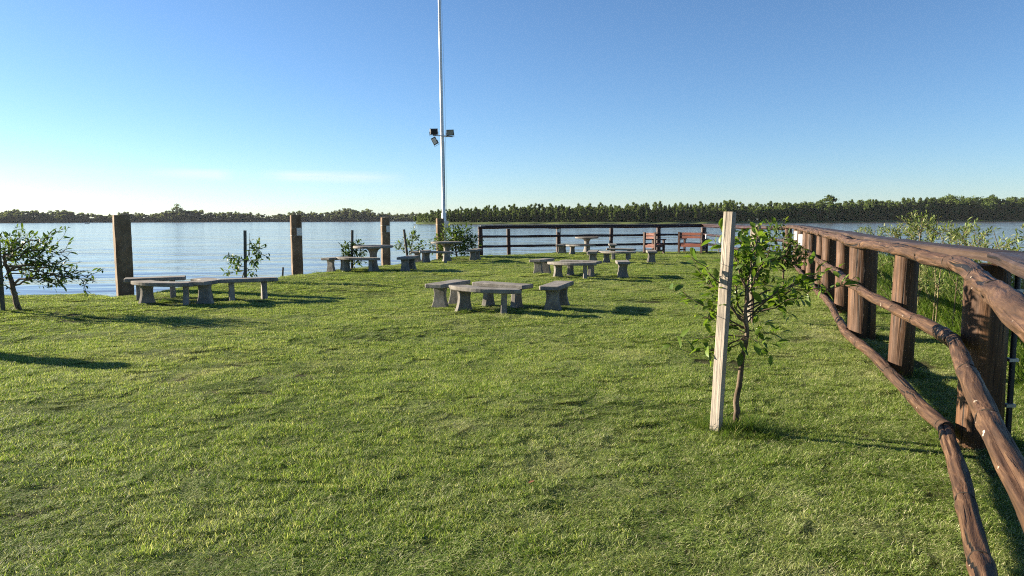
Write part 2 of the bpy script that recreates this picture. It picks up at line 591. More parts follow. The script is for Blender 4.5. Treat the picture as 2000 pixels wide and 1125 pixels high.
def spot(px, py):
    p = ground(px, py)
    for _ in range(3):
        p = ground(px, py, max(-.12, gz(p.x, p.y)))
    return p


xs = np.arange(-62, 30.01, .25); ys = np.arange(-42, 44.01, .25)
GX, GY = np.meshgrid(xs, ys)
SD = land_sd(GX, GY)
GZ = land_z(GX, GY, SD)
nx, ny = len(xs), len(ys)
idx = np.arange(nx * ny).reshape(ny, nx)
F = np.stack([idx[:-1, :-1].ravel(), idx[:-1, 1:].ravel(), idx[1:, 1:].ravel(), idx[1:, :-1].ravel()], 1)
V = np.stack([GX.ravel(), GY.ravel(), GZ.ravel()], 1)
keep = (SD.ravel()[F] > -5.5).any(1)
F = F[keep]
used, inv = np.unique(F, return_inverse=True)
lawn = np_mesh('lawn', V[used], inv.reshape(F.shape), M['soil'], smooth=True)
tag(lawn, kind='structure')

WATER_Z = -2.1
mb = MB()
S = 2600
mb.add([(-S, -S, WATER_Z), (S, -S, WATER_Z), (S, S, WATER_Z), (-S, S, WATER_Z)], [(0, 1, 2, 3)])
tag(mb.build('river_water', M['water']), kind='structure')


# ------------------------------------------------------------------ geometry-node scatter for stuff
def scatter(name, pts, rots, scl, which, sources):
    """one object whose points carry copies of a few source meshes"""
    coll = bpy.data.collections.new(name + '_sources')
    for s in sources: coll.objects.link(s)
    me = bpy.data.meshes.new(name)
    n = len(pts)
    me.vertices.add(n)
    me.vertices.foreach_set('co', np.ascontiguousarray(pts, dtype=np.float32).ravel())
    a = me.attributes.new('rot', 'FLOAT_VECTOR', 'POINT'); a.data.foreach_set('vector', np.ascontiguousarray(rots, dtype=np.float32).ravel())
    a = me.attributes.new('scl', 'FLOAT_VECTOR', 'POINT'); a.data.foreach_set('vector', np.ascontiguousarray(scl, dtype=np.float32).ravel())
    a = me.attributes.new('pick', 'INT', 'POINT'); a.data.foreach_set('value', np.ascontiguousarray(which, dtype=np.int32))
    me.materials.append(sources[0].data.materials[0])
    o = bpy.data.objects.new(name, me)
    COL.objects.link(o)
    ng = bpy.data.node_groups.new(name + '_nodes', 'GeometryNodeTree')
    ng.interface.new_socket('Geometry', in_out='INPUT', socket_type='NodeSocketGeometry')
    ng.interface.new_socket('Geometry', in_out='OUTPUT', socket_type='NodeSocketGeometry')
    gi = ng.nodes.new('NodeGroupInput'); go = ng.nodes.new('NodeGroupOutput')
    ci = ng.nodes.new('GeometryNodeCollectionInfo')
    ci.inputs['Collection'].default_value = coll
    ci.inputs['Separate Children'].default_value = True
    ci.inputs['Reset Children'].default_value = True
    iop = ng.nodes.new('GeometryNodeInstanceOnPoints')
    iop.inputs['Pick Instance'].default_value = True

    def attr(nm, t):
        q = ng.nodes.new('GeometryNodeInputNamedAttribute'); q.data_type = t
        q.inputs['Name'].default_value = nm
        return next(s for s in q.outputs if s.enabled and s.name == 'Attribute')
    e2r = ng.nodes.new('FunctionNodeEulerToRotation')
    L = ng.links
    L.new(gi.outputs[0], iop.inputs['Points'])
    L.new(ci.outputs[0], iop.inputs['Instance'])
    L.new(attr('pick', 'INT'), iop.inputs['Instance Index'])
    L.new(attr('rot', 'FLOAT_VECTOR'), e2r.inputs[0])
    L.new(e2r.outputs[0], iop.inputs['Rotation'])
    L.new(attr('scl', 'FLOAT_VECTOR'), iop.inputs['Scale'])
    L.new(iop.outputs[0], go.inputs[0])
    md = o.modifiers.new('scatter', 'NODES'); md.node_group = ng
    return o


def blade_patch(name, n, radius, hlo, hhi, wlo, whi, bend, mat, seed, lie=.5, clump=9.0, dry=.2):
    """a round tuft of bent blades, each two quads and a tip"""
    g = np.random.default_rng(seed)
    r = radius * np.sqrt(g.random(n)); a = g.random(n) * 6.2832
    x, y = r * np.cos(a), r * np.sin(a)
    cl = .5 + .5 * vnoise(x * clump + seed * 7.1, y * clump + 3.3, seed)
    L = (hlo + (hhi - hlo) * g.random(n)) * (.55 + .65 * cl)
    w = wlo + (whi - wlo) * g.random(n)
    d = g.random(n) * 6.2832
    lean = g.random(n) ** .8 * lie
    curl = bend * (.3 + .9 * g.random(n))
    dx, dy = np.cos(d), np.sin(d)
    sx, sy = -dy, dx
    tw = (g.random(n) - .5) * 1.6
    ts = [0, .4, .75, 1.0]; ws = [1.0, .95, .65, .08]
    V = np.zeros((n, 8, 3)); px, py, pz = x.copy(), y.copy(), np.full(n, -.004)
    prev = 0
    for i, (t, k) in enumerate(zip(ts, ws)):
        ang = lean + curl * t
        st = (t - prev) * L
        px = px + np.sin(ang) * dx * st; py = py + np.sin(ang) * dy * st; pz = pz + np.cos(ang) * st
        prev = t
        hw = w * k * .5
        ax = sx * np.cos(tw) + dx * np.sin(tw) * .6; ay = sy * np.cos(tw) + dy * np.sin(tw) * .6
        V[:, 2 * i] = np.stack([px - ax * hw, py - ay * hw, pz], 1)
        V[:, 2 * i + 1] = np.stack([px + ax * hw, py + ay * hw, pz], 1)
    base = np.arange(n)[:, None] * 8
    q = np.array([[0, 1, 3, 2], [2, 3, 5, 4], [4, 5, 7, 6]])
    F = (base[:, None, :] + q[None]).reshape(-1, 4)
    tint = np.clip(g.random(n) * .72 + .12 * (cl - .5), 0, .75)
    dryb = g.random(n) < dry
    tint[dryb] = .85 + .15 * g.random(dryb.sum())
    return np_mesh(name, V.reshape(-1, 3), F, mat, np.repeat(tint, 8), smooth=True, link=False)


src = [blade_patch('turf_tuft', 1250, .17, .016, .046, .0018, .0034, 1.25, M['blade'], 11 + k, 1.0, 19.0, .15 + .05 * k) for k in range(5)]
# points of the turf: everything the camera could see of the lawn from here or a few steps aside
P = []
def jgrid(x0, x1, y0, y1, st):
    gx, gy = np.meshgrid(np.arange(x0, x1, st), np.arange(y0, y1, st))
    gx = gx.ravel() + (rng.random(gx.size) - .5) * st * .95
    gy = gy.ravel() + (rng.random(gy.size) - .5) * st * .95
    return gx, gy
for (y0, y1, st) in ((1.6, 9.0, .115), (9.0, 17.0, .14), (17.0, 36.5, .18)):
    gx, gy = jgrid(-34, 15, y0, y1, st)
    ok = (np.abs(gx) < gy * .80 + 2.2)
    gx, gy = gx[ok], gy[ok]
    sd = land_sd(gx, gy)
    ok = sd > -.12
    P.append(np.stack([gx[ok], gy[ok], land_z(gx[ok], gy[ok], sd[ok]), np.full(ok.sum(), st)], 1))
P = np.concatenate(P)
n = len(P)
tall = .74 + .24 * vnoise(P[:, 0] * 1.7, P[:, 1] * 1.7, 21) + .50 * vnoise(P[:, 0] * 4.6, P[:, 1] * 5.2, 22)
tall = np.clip(tall, .22, 1.6)
worn = vnoise(P[:, 0] * .9 + 40, P[:, 1] * 1.3, 23) + .5 * vnoise(P[:, 0] * 3.1, P[:, 1] * 3.4, 24)
near_leg = np.full(n, 9.0)                # grass is trodden short under and round the benches
for q in ((305, 583), (320, 596), (412, 589), (485, 586), (876, 597), (907, 613), (970, 613), (939, 612), (981, 600), (1080, 603), (1100, 600), (1059, 536), (1113, 545), (1134, 540), (1216, 541), (697, 531), (798, 528), (1203, 515), (1272, 513)):
    w = spot(*q); near_leg = np.minimum(near_leg, np.hypot(P[:, 0] - w.x, (P[:, 1] - w.y) * 1.2))
trod = np.clip(1 - near_leg / .55, 0, 1)
tall *= 1 - .6 * trod
keep = ~((worn > .84) & (rng.random(n) < .85)) & ~(rng.random(n) < .75 * trod)
P, tall = P[keep], tall[keep]
n = len(P)
k = P[:, 3] / .115
scl = np.stack([k * (.85 + .35 * rng.random(n)), k * (.85 + .35 * rng.random(n)), tall * (1 + .15 * (k - 1))], 1)
rots = np.stack([(rng.random(n) - .5) * .25, (rng.random(n) - .5) * .25, rng.random(n) * 6.283], 1)
grass = scatter('grass', P[:, :3], rots, scl, rng.integers(0, 5, n), src)
tag(grass, 'short mown grass with dry straw tips covering the lawn', 'grass', kind='stuff')

# ------------------------------------------------------------------ leaves and trees
LT = np.array([0, .22, .5, .78, 1.0])


def leaf_arrays(pos, dirv, up, L, wr, prof=(.06, .78, 1.0, .66, .04), fold=.25, droop=.25):
    n = len(pos)
    d = dirv / np.linalg.norm(dirv, axis=1, keepdims=True)
    s = np.cross(d, up); s /= np.linalg.norm(s, axis=1, keepdims=True) + 1e-9
    u = np.cross(s, d)
    V = np.zeros((n, 15, 3))
    Lc = L[:, None]
    for i, t in enumerate(LT):
        c = pos + d * Lc * t - u * (droop * Lc * t * t)
        hw = (L * wr * .5 * prof[i])[:, None]
        V[:, 3 * i] = c - s * hw + u * hw * fold
        V[:, 3 * i + 1] = c
        V[:, 3 * i + 2] = c + s * hw + u * hw * fold
    q = []
    for i in range(4):
        a = 3 * i
        q += [[a, a + 1, a + 4, a + 3], [a + 1, a + 2, a + 5, a + 4]]
    F = (np.arange(n)[:, None, None] * 15 + np.array(q)[None]).reshape(-1, 4)
    return V.reshape(-1, 3), F


def path_pts(p0, p1, n=8, sag=0.0, jit=0.0, rnd=random):
    p0, p1 = Vector(p0), Vector(p1)
    L = (p1 - p0).length
    off = Vector((0, 0, 0)); out = []
    for i in range(n + 1):
        t = i / n
        if 0 < i < n: off = off * .6 + Vector((rnd.uniform(-1, 1), rnd.uniform(-1, 1), rnd.uniform(-1, 1))) * jit * L
        out.append(p0.lerp(p1, t) + Vector((0, 0, 1)) * (sag * L * 4 * t * (1 - t)) + off * (1 if i < n else .4))
    return out


def leafy(branches, rnd, per_m, L, wr, spread=.9, start=.25, jitter=.02, upb=.25, tintlo=.0, tinthi=.75, dryp=.05, droop=.25, fold=.25):
    """leaf arrays strewn along branch paths"""
    pos, dr, up, ll, tt = [], [], [], [], []
    for path in branches:
        seg = [(path[i + 1] - path[i]).length for i in range(len(path) - 1)]
        tot = sum(seg)
        cnt = max(2, int(per_m * tot * (1 - start)))
        for j in range(cnt):
            t = start + (1 - start) * (j + rnd.random()) / cnt
            s = t * tot; i = 0
            while i < len(seg) - 1 and s > seg[i]: s -= seg[i]; i += 1
            p = path[i].lerp(path[i + 1], min(1, s / max(seg[i], 1e-6)))
            ax = (path[i + 1] - path[i]).normalized()
            rv = Vector((rnd.gauss(0, 1), rnd.gauss(0, 1), rnd.gauss(0, 1))).normalized()
            d = (ax * .7 + rv * spread + Vector((0, 0, upb))).normalized()
            pos.append(p + rv * jitter); dr.append(d)
            up.append((Vector((rnd.gauss(0, .45), rnd.gauss(0, .45), 1))).normalized())
            ll.append(L * rnd.uniform(.6, 1.25))
            tt.append(rnd.uniform(.9, 1.0) if rnd.random() < dryp else rnd.uniform(tintlo, tinthi))
    V, F = leaf_arrays(np.array([list(p) for p in pos]), np.array([list(p) for p in dr]), np.array([list(p) for p in up]), np.array(ll), wr, fold=fold, droop=droop)
    return V, F, np.repeat(np.array(tt), 15)


def sapling(name, base, trunk, tr, limbs, twig_n, twig_len, leaf_kw, mat_leaf, mat_bark, label, cat, seed, group=None, extra=0.5):
    """trunk: world points; limbs: list of (start fraction on trunk, world end point, sag); twigs fork off the limbs"""
    rnd = random.Random(seed)
    root = empty(name, base, 0, label, cat, group)
    B = Vector(base)
    trunk = [Vector(p) - B for p in trunk]
    mb = MB()
    fine = []
    for i in range(len(trunk) - 1):
        for k in range(4): fine.append(trunk[i].lerp(trunk[i + 1], k / 4) + Vector((rnd.uniform(-1, 1), rnd.uniform(-1, 1), 0)) * tr[0] * .25 * (1 if i + k else 0))
    fine.append(trunk[-1])
    m = len(fine)
    mb.tube(fine, [tr[0] + (tr[1] - tr[0]) * (i / (m - 1)) ** .8 for i in range(m)], 8, lump=.14, seed=seed)
    paths = []
    for f, end, sag in limbs:
        q = f * (m - 1); i = min(int(q), m - 2)
        p0 = fine[i].lerp(fine[i + 1], q - i)
        pth = path_pts(p0, Vector(end) - B, 9, sag, .03, rnd)
        ln = sum((pth[i + 1] - pth[i]).length for i in range(9))
        r0 = min(tr[0] * .5, .006 + .010 * ln) * extra * 2
        mb.tube(pth, [r0 * (1 - .75 * i / 9) for i in range(10)], 6)
        paths.append(pth)
        for k in range(twig_n):
            t = rnd.uniform(.3, .98) * 9; i = min(int(t), 8)
            s = pth[i].lerp(pth[i + 1], t - i)
            ax = (pth[i + 1] - pth[i]).normalized()
            d = (ax * .8 + Vector((rnd.gauss(0, .8), rnd.gauss(0, .8), rnd.gauss(.25, .6)))).normalized()
            tw = path_pts(s, s + d * twig_len * rnd.uniform(.5, 1.2), 5, -.05, .03, rnd)
            mb.tube(tw, [r0 * .35 * (1 - .7 * i / 5) for i in range(6)], 5, caps=False)
            paths.append(tw)
    mb.build('trunk', mat_bark, root)
    V, F, T = leafy(paths, rnd, **leaf_kw)
    np_mesh('crown', V, F, mat_leaf, T, smooth=True, parent=root)
    return root


def far_tree_mesh(name, seed, h, w, kind, mat, nleaf=900, size=.55):
    """distant tree: many leaf clumps spread through a lumpy crown"""
    g = np.random.default_rng(seed)
    blobs = []
    if kind == 'poplar':
        for i in range(9):
            t = i / 8
            blobs.append((g.normal(0, w * .10), g.normal(0, w * .10), h * (.16 + .80 * t), w * (.36 - .14 * abs(t - .3) - .30 * max(0, t - .78)), h * .085))
    elif kind == 'round':
        for i in range(11):
            a = g.random() * 6.283; rr = w * .30 * math.sqrt(g.random())
            z = h * g.uniform(.30, .88)
            blobs.append((rr * math.cos(a), rr * math.sin(a), z, w * g.uniform(.15, .26), h * g.uniform(.07, .13)))
    else:
        for i in range(8):
            a = g.random() * 6.283; rr = w * .33 * math.sqrt(g.random())
            blobs.append((rr * math.cos(a), rr * math.sin(a), h * g.uniform(.55, .93), w * g.uniform(.14, .24), h * g.uniform(.05, .09)))
        for i in range(4):
            a = g.random() * 6.283
            blobs.append((w * .25 * math.cos(a), w * .25 * math.sin(a), h * g.uniform(.12, .4), w * .2, h * .1))
    B = np.array(blobs)
    k = g.integers(0, len(B), nleaf)
    d = g.normal(size=(nleaf, 3)); d /= np.linalg.norm(d, axis=1, keepdims=True)
    r = g.random(nleaf) ** .45 * (1 + .25 * g.normal(size=nleaf))
    pos = B[k, :3] + d * np.stack([B[k, 3], B[k, 3], B[k, 4]], 1) * r[:, None]
    nrm = d * .7 + g.normal(size=(nleaf, 3)) * .6
    nrm /= np.linalg.norm(nrm, axis=1, keepdims=True)
    t1 = np.cross(nrm, g.normal(size=(nleaf, 3))); t1 /= np.linalg.norm(t1, axis=1, keepdims=True)
    t2 = np.cross(nrm, t1)
    s = (size * g.uniform(.55, 1.35, nleaf))[:, None]
    V = np.stack([pos - t1 * s, pos - t2 * s * .7, pos + t1 * s, pos + t2 * s * .7], 1).reshape(-1, 3)
    F = np.arange(nleaf * 4).reshape(-1, 4)
    T = np.repeat(np.clip(g.random(nleaf) * .6 + .2 * (g.random(len(B))[k]), 0, 1), 4)
    # trunk as a tapered hexagonal tube
    tv, tf = [], []
    hh = h * (.75 if kind != 'round' else .5)
    bend = g.normal(0, w * .04, 2)
    for i in range(5):
        t = i / 4
        for q in range(6):
            a = q * 1.0472
            rad = h * .012 * (1 - .75 * t) + .03
            tv.append((bend[0] * t * t + rad * math.cos(a), bend[1] * t * t + rad * math.sin(a), hh * t - .5))
    for i in range(4):
        for q in range(6):
            tf.append((i * 6 + q, i * 6 + (q + 1) % 6, (i + 1) * 6 + (q + 1) % 6, (i + 1) * 6 + q))
    return V, F, T, np.array(tv), np.array(tf)


def far_tree_source(name, *a, **kw):
    V, F, T, tv, tf = far_tree_mesh(name, *a, **kw)
    o = np_mesh(name, np.concatenate([V, tv]), np.concatenate([F, tf + len(V)]), a[4], np.concatenate([T, np.full(len(tv), .05)]), link=False)
    o.data.materials.append(M['bark'])
    mi = np.zeros(len(o.data.polygons), dtype=np.int32); mi[len(F):] = 1
    o.data.polygons.foreach_set('material_index', mi)
    return o


def far_tree_thing(name, loc, label, seed, h, w, kind, mat, nleaf, size, group=None):
    root = empty(name, loc, 0, label, 'tree' if h > 5 else 'shrub', group)
    V, F, T, tv, tf = far_tree_mesh(name, seed, h, w, kind, mat, nleaf, size)
    np_mesh('crown', V, F, mat, T, parent=root)
    np_mesh('trunk', tv, tf, M['bark'], np.full(len(tv), .1), smooth=True, parent=root)
    return root


# ------------------------------------------------------------------ far shores
def shore(name, pts, depth, h, mat=None):
    """low bank: front edge at the water, rising a little and running back"""
    V, F = [], []
    for (x, y) in pts:
        d = Vector((x, y)).normalized()
        for k, (b, z) in enumerate(((-2, -1.0), (1.0, .25), (6, h * .6), (22, h), (depth, h + .5))):
            V.append((x + d.x * b, y + d.y * b, WATER_Z + z))
    for i in range(len(pts) - 1):
        for k in range(4):
            F.append((i * 5 + k, (i + 1) * 5 + k, (i + 1) * 5 + k + 1, i * 5 + k + 1))
    o = np_mesh(name, np.array(V), np.array(F), mat or M['shore'], smooth=True)
    return tag(o, kind='structure')


def shore_pt(px, D):
    d = ray(px, 428)
    k = D / math.hypot(d.x, d.y)
    return (d.x * k, d.y * k)


NEAR = [(812, 600), (822, 585), (850, 575), (950, 560), (1100, 545), (1250, 540), (1400, 560), (1500, 600), (1600, 650), (1750, 720), (1900, 800), (2050, 880), (2250, 950), (2500, 1000)]
FARB = [(-600, 1750), (-300, 1700), (0, 1650), (200, 1620), (400, 1560), (600, 1480), (750, 1420), (820, 1400), (1000, 1400)]


def interp(tab, px):
    return float(np.interp(px, [t[0] for t in tab], [t[1] for t in tab]))


near_pts = [shore_pt(px, interp(NEAR, px) * (1 + .006 * math.sin(px * .09) + .004 * math.sin(px * .031))) for px in np.arange(812, 2501, 9)]
far_pts = [shore_pt(px, interp(FARB, px)) for px in np.arange(-600, 1001, 20)]
shore('near_riverbank', near_pts, 260, 1.6)
shore('far_riverbank', far_pts, 200, .8, M['scrub'])

kinds = [('poplar', 17, 5.5), ('poplar', 19, 6.0), ('round', 15, 9.5), ('tall', 18, 8.5), ('poplar', 15, 5.0), ('round', 12, 8.5), ('tall', 16, 8.0), ('round', 17, 11)]
fsrc = [far_tree_source('wood_tree', 100 + i, h, w, k, M['leaf_far'], nleaf=1500, size=.50) for i, (k, h, w) in enumerate(kinds)]
pts, rot, scl, which = [], [], [], []
g = np.random.default_rng(5)
WOOD_TOP = [(812, .40), (840, .58), (900, .66), (1000, .72), (1400, .80), (1500, .90), (1600, 1.02), (1750, 1.12), (1850, 1.22), (1950, 1.30), (2100, 1.3), (2500, 1.3)]
px = 814.0
while px < 2480:
    D0 = interp(NEAR, px)
    for row in range(5):
        D = D0 + 20 + row * 9 + g.uniform(-4, 4)
        x, y = shore_pt(px + g.uniform(-4, 4), D)
        s = interp(WOOD_TOP, px) * g.uniform(.72, 1.06) * (.82 if row == 0 else 1.0)
        lo = px > 1450
        kk = int(g.choice([0, 1, 4, 0, 1, 3, 6])) if not lo else int(g.choice([2, 3, 5, 6, 7, 7, 0]))
        if px < 850: kk = int(g.choice([2, 5, 3]))
        pts.append((x, y, WATER_Z + 1.4)); which.append(kk)
        scl.append((s * g.uniform(.85, 1.2),) * 2 + (s,)); rot.append((0, 0, g.uniform(0, 6.28)))
    for q in range(2):
        x, y = shore_pt(px + g.uniform(-4, 4), D0 + 17 + g.uniform(-2, 6))
        s = interp(WOOD_TOP, px) * g.uniform(.18, .42)
        pts.append((x, y, WATER_Z + .2)); which.append(int(g.choice([2, 5, 7]))); scl.append((s * 1.2, s * 1.2, s)); rot.append((0, 0, g.uniform(0, 6.28)))
    px += 4.6 * 560 / D0 * 1.25
tag(scatter('near_island_wood', np.array(pts), np.array(rot), np.array(scl), np.array(which), fsrc),
    'dense green wood along the nearer river island', 'wood', kind='stuff')
fsrc2 = [far_tree_source('distant_tree', 200 + i, h, w, k, M['leaf_bank_hazed'], nleaf=700, size=.85) for i, (k, h, w) in enumerate([kinds[2], kinds[3], kinds[5], kinds[7], kinds[6]])]
pts, rot, scl, which = [], [], [], []
px = -580.0
while px < 960:
    D0 = interp(FARB, px)
    for row in range(4):
        D = D0 + 5 + row * 12 + g.uniform(-4, 4)
        x, y = shore_pt(px + g.uniform(-3, 3), D)
        s = g.uniform(.75, 1.35) * (1.0 if px < 600 else 1.0 - .15 * (px - 600) / 300) * (.8 if row == 0 else 1)
        s *= 1 + .16 * math.sin(px * .021) + .10 * math.sin(px * .057)
        pts.append((x, y, WATER_Z + .4 - (1.5 if row == 0 else 0))); which.append(int(g.integers(0, 5)))
        scl.append((s * g.uniform(.9, 1.3),) * 2 + (s,)); rot.append((0, 0, g.uniform(0, 6.28)))
    for q in range(3):
        x, y = shore_pt(px + g.uniform(-3, 3), D0 + 5 + g.uniform(-2, 8))
        s = g.uniform(.40, .65)
        pts.append((x, y, WATER_Z - 3.0 * s)); which.append(int(g.choice([0, 2, 3]))); scl.append((s * 1.3, s * 1.3, s)); rot.append((0, 0, g.uniform(0, 6.28)))
    px += 5.2
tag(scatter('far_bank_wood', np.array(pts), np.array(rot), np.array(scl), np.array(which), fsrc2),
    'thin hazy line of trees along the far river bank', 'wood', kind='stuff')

x, y = shore_pt(347, 1600)
far_tree_thing('tall_tree', (x, y, WATER_Z + 1.3), 'tall lone tree standing above the far bank tree line', 301, 36, 26, 'tall', M['leaf_bank_hazed'], 900, 1.1)
x, y = shore_pt(718, 1470)
far_tree_thing('round_tree', (x, y, WATER_Z + 1.3), 'rounded tree rising from the far bank between the pillars', 302, 25, 24, 'round', M['leaf_bank_hazed'], 800, 1.0)
for i, (px, h, w, lab) in enumerate(((1566, 4.5, 8.0, 'wide pale shrub at the island waterline, leftmost of four'), (1589, 7.0, 6.0, 'tallest pale shrub at the island waterline'),
                                     (1613, 6.2, 4.5, 'narrow pale shrub at the island waterline, rightmost of four'), (1549, 3.0, 4.2, 'smallest pale shrub at the island waterline'))):
    x, y = shore_pt(px, interp(NEAR, px) + 3)
    far_tree_thing('waterline_shrub', (x, y, WATER_Z + .3), lab, 310 + i, h, w, 'round', M['leaf_pale'], 420, .5, 'pale shrubs at the island waterline')
for i, (px, h, w, k, lab) in enumerate(((1418, 17, 13, 'round', 'broad yellow green tree at the island edge behind the pale stake'),
                                        (1866, 24.5, 24, 'round', 'tallest spreading tree on the island, right of the willow shoots'),
                                        (1920, 25, 28, 'round', 'broad domed tree near the right end of the island'),
                                        (1618, 23, 13, 'tall', 'tall slim tree on the island above the log railing'))):
    x, y = shore_pt(px, interp(NEAR, px) + 10)
    far_tree_thing('island_tree', (x, y, WATER_Z + 1.2), lab, 330 + i, h, w, k, M['leaf_far'], 1300, .75)

# small boat far out on the water, one dark figure in it
d = ray(170, 437.2); t = (WATER_Z - CAM_H) / d.z
bp = Vector((d.x * t, d.y * t, WATER_Z))
root = empty('small_boat', bp, R(8), 'tiny dark boat far out on the river', 'boat')
k = bp.length / 1000.0
mb = MB()
sec = [(-2.6, .15, .75), (-1.8, .8, .6), (0, 1.0, .5), (1.8, .85, .55), (2.4, .7, .6)]
vs = []
for x, w, h in sec: vs += [(x, -w, h), (x, -w * .6, -.1), (x, w * .6, -.1), (x, w, h)]
fs = []
for i in range(4):
    for j in range(3): fs.append((i * 4 + j, i * 4 + j + 1, i * 4 + 5 + j, i * 4 + 4 + j))
fs += [(0, 1, 2, 3), (16, 19, 18, 17)]
mb.add(vs, fs)
mb.box((.3, 0, .35), (.3, 1.5, .06)); mb.box((-1.0, 0, .4), (.3, 1.3, .06))
mb.build('hull', M['boat'], root)
mb = MB(); mb.box((2.55, 0, .6), (.3, .35, .7)); mb.box((2.6, 0, .1), (.12, .12, .8)); mb.build('outboard_motor', M['black_plastic'], root)

# ------------------------------------------------------------------ concrete benches and tables
def leg_profile(h, top, waist, foot, thick):
    """a flared plate leg standing on its foot; width runs along x, thickness along y"""
    pr = []
    n = 12
    for i in range(n + 1):
        t = i / n
        if t < .72: w = foot + (waist - foot) * math.sin(t / .72 * math.pi / 2) ** .8
        else: w = waist + (top - waist) * ((t - .72) / .28) ** 2
        pr.append((w / 2, -.06 + (h + .06) * t))
    mb = MB()
    ch = .012
    rings = []
    for (hw, z) in pr:
        ty = thick / 2 * (1 + .12 * (1 - z / h))
        rings.append([(-hw + ch, -ty, z), (hw - ch, -ty, z), (hw, -ty + ch, z), (hw, ty - ch, z), (hw - ch, ty, z), (-hw + ch, ty, z), (-hw, ty - ch, z), (-hw, -ty + ch, z)])
    vs = [p for r in rings for p in r]
    fs = []
    for i in range(n):
        for k in range(8):
            fs.append((i * 8 + k, i * 8 + (k + 1) % 8, (i + 1) * 8 + (k + 1) % 8, (i + 1) * 8 + k))
    fs.append(tuple(range(8))[::-1]); fs.append(tuple(n * 8 + k for k in range(8)))
    mb.add(vs, fs)
    return mb


BR, BW, BARC, BH = .88, .37, R(86), .445


def make_bench(kind, label):
    root = empty(kind, (0, 0, 0), 0, label, 'bench', 'concrete benches standing in rings on the lawn')
    out = []
    if kind == 'curved_bench':
        n = 18
        for i in range(n + 1):
            a = -BARC / 2 + BARC * i / n
            out.append(((BR + BW / 2) * math.cos(a) - BR, (BR + BW / 2) * math.sin(a)))
        for i in range(n + 1):
            a = BARC / 2 - BARC * i / n
            out.append(((BR - BW / 2) * math.cos(a) - BR, (BR - BW / 2) * math.sin(a)))
        legs = [(BR * math.cos(R(a)) - BR, BR * math.sin(R(a)), R(a)) for a in (-27, 27)]
    else:
        hw, hl, c = BW / 2, .57, .03
        out = [(-hw + c, -hl), (hw - c, -hl), (hw, -hl + c), (hw, hl - c), (hw - c, hl), (-hw + c, hl), (-hw, hl - c), (-hw, -hl + c)]
        legs = [(0, -.31, 0), (0, .31, 0)]
    mb = MB(); mb.prism(out, BH - .075, BH, .012)
    mb.build('seat', M['concrete'], root)
    for x, y, a in legs:
        o = leg_profile(BH - .074, .27, .215, .40, .095).build('leg', M['concrete'], root)
        o.location = (x, y, 0)
        o.rotation_euler = (0, 0, a)
    return root


def copy_tree(o, parent=None):
    c = o.copy()
    COL.objects.link(c)
    if parent: c.parent = parent
    for ch in list(o.children): copy_tree(ch, c)
    return c


C_, S_ = 'curved_bench', 'straight_bench'
benches = [
    # px, py of the middle of its legs, heading of its outer side, kind, label
    (306, 583, 112, S_, 'concrete bench standing beside the big pillar at the left, hindmost of its ring'),
    (320, 596, -95, C_, 'curved concrete bench at the front of the left ring, closest to the leaning tree'),
    (412, 589, 25, C_, 'short looking concrete bench seen end on in the middle of the left ring'),
    (485, 586, -62, S_, 'right end concrete bench of the left ring, in front of the staked sapling'),
    (660, 530, 155, S_, 'leftmost concrete bench by the tall table near the third pillar'),
    (697, 531.5, -106, C_, 'curved concrete bench in front of the tall table near the third pillar'),
    (798, 528.5, -14, S_, 'concrete bench right of the tall table near the third pillar, lit on its left leg'),
    (823, 511, 160, S_, 'concrete bench left of the table at the flagpole, partly hidden'),
    (849, 514, -112, C_, 'curved concrete bench in front of the table at the flagpole'),
    (928, 508.5, -12, S_, 'concrete bench beside the left end of the back railing'),
    (876, 597, 156, S_, 'left concrete bench of the nearest ring on the lawn'),
    (939, 612, -116, C_, 'frontmost concrete bench of all, convex side to the viewer in the nearest ring'),
    (981, 600, 58, S_, 'hindmost concrete bench of the nearest ring, half hidden behind the front one'),
    (1088, 601, -17, S_, 'right concrete bench of the nearest ring, slab seen from its end'),
    (1059, 536, 158, S_, 'left concrete bench of the middle ring on the lawn'),
    (1113, 545, -122, C_, 'front concrete bench of the middle ring, long curved slab on two legs'),
    (1134, 540, 58, S_, 'rear concrete bench of the middle ring, mostly hidden by the front slab'),
    (1216, 541, -8, S_, 'right concrete bench of the middle ring on the lawn'),
    (1158, 513.5, 172, S_, 'left concrete bench of the ring in front of the wooden armchair'),
    (1203, 515, -120, C_, 'front concrete bench of the ring in front of the wooden armchair'),
    (1213, 507, 68, S_, 'rear concrete bench of the ring in front of the wooden armchair'),
    (1272, 513, -8, S_, 'concrete bench standing just before the wooden armchair'),
    (1098, 495.5, 165, S_, 'concrete bench left of the table at the back railing'),
    (1132, 497.5, -120, C_, 'curved concrete bench in front of the table at the back railing'),
    (1196, 495, -8, S_, 'concrete bench right of the table at the back railing'),
]
protos = {}
for i, (px, py, az, kind, lab) in enumerate(benches):
    if kind not in protos: protos[kind] = o = make_bench(kind, lab)
    else: o = copy_tree(protos[kind])
    p = spot(px, py)
    o.location = p
    o.rotation_euler = (R(random.uniform(-1.2, 1.2)), R(random.uniform(-1.2, 1.2)), R(az + random.uniform(-3, 3)))
    o['label'] = lab


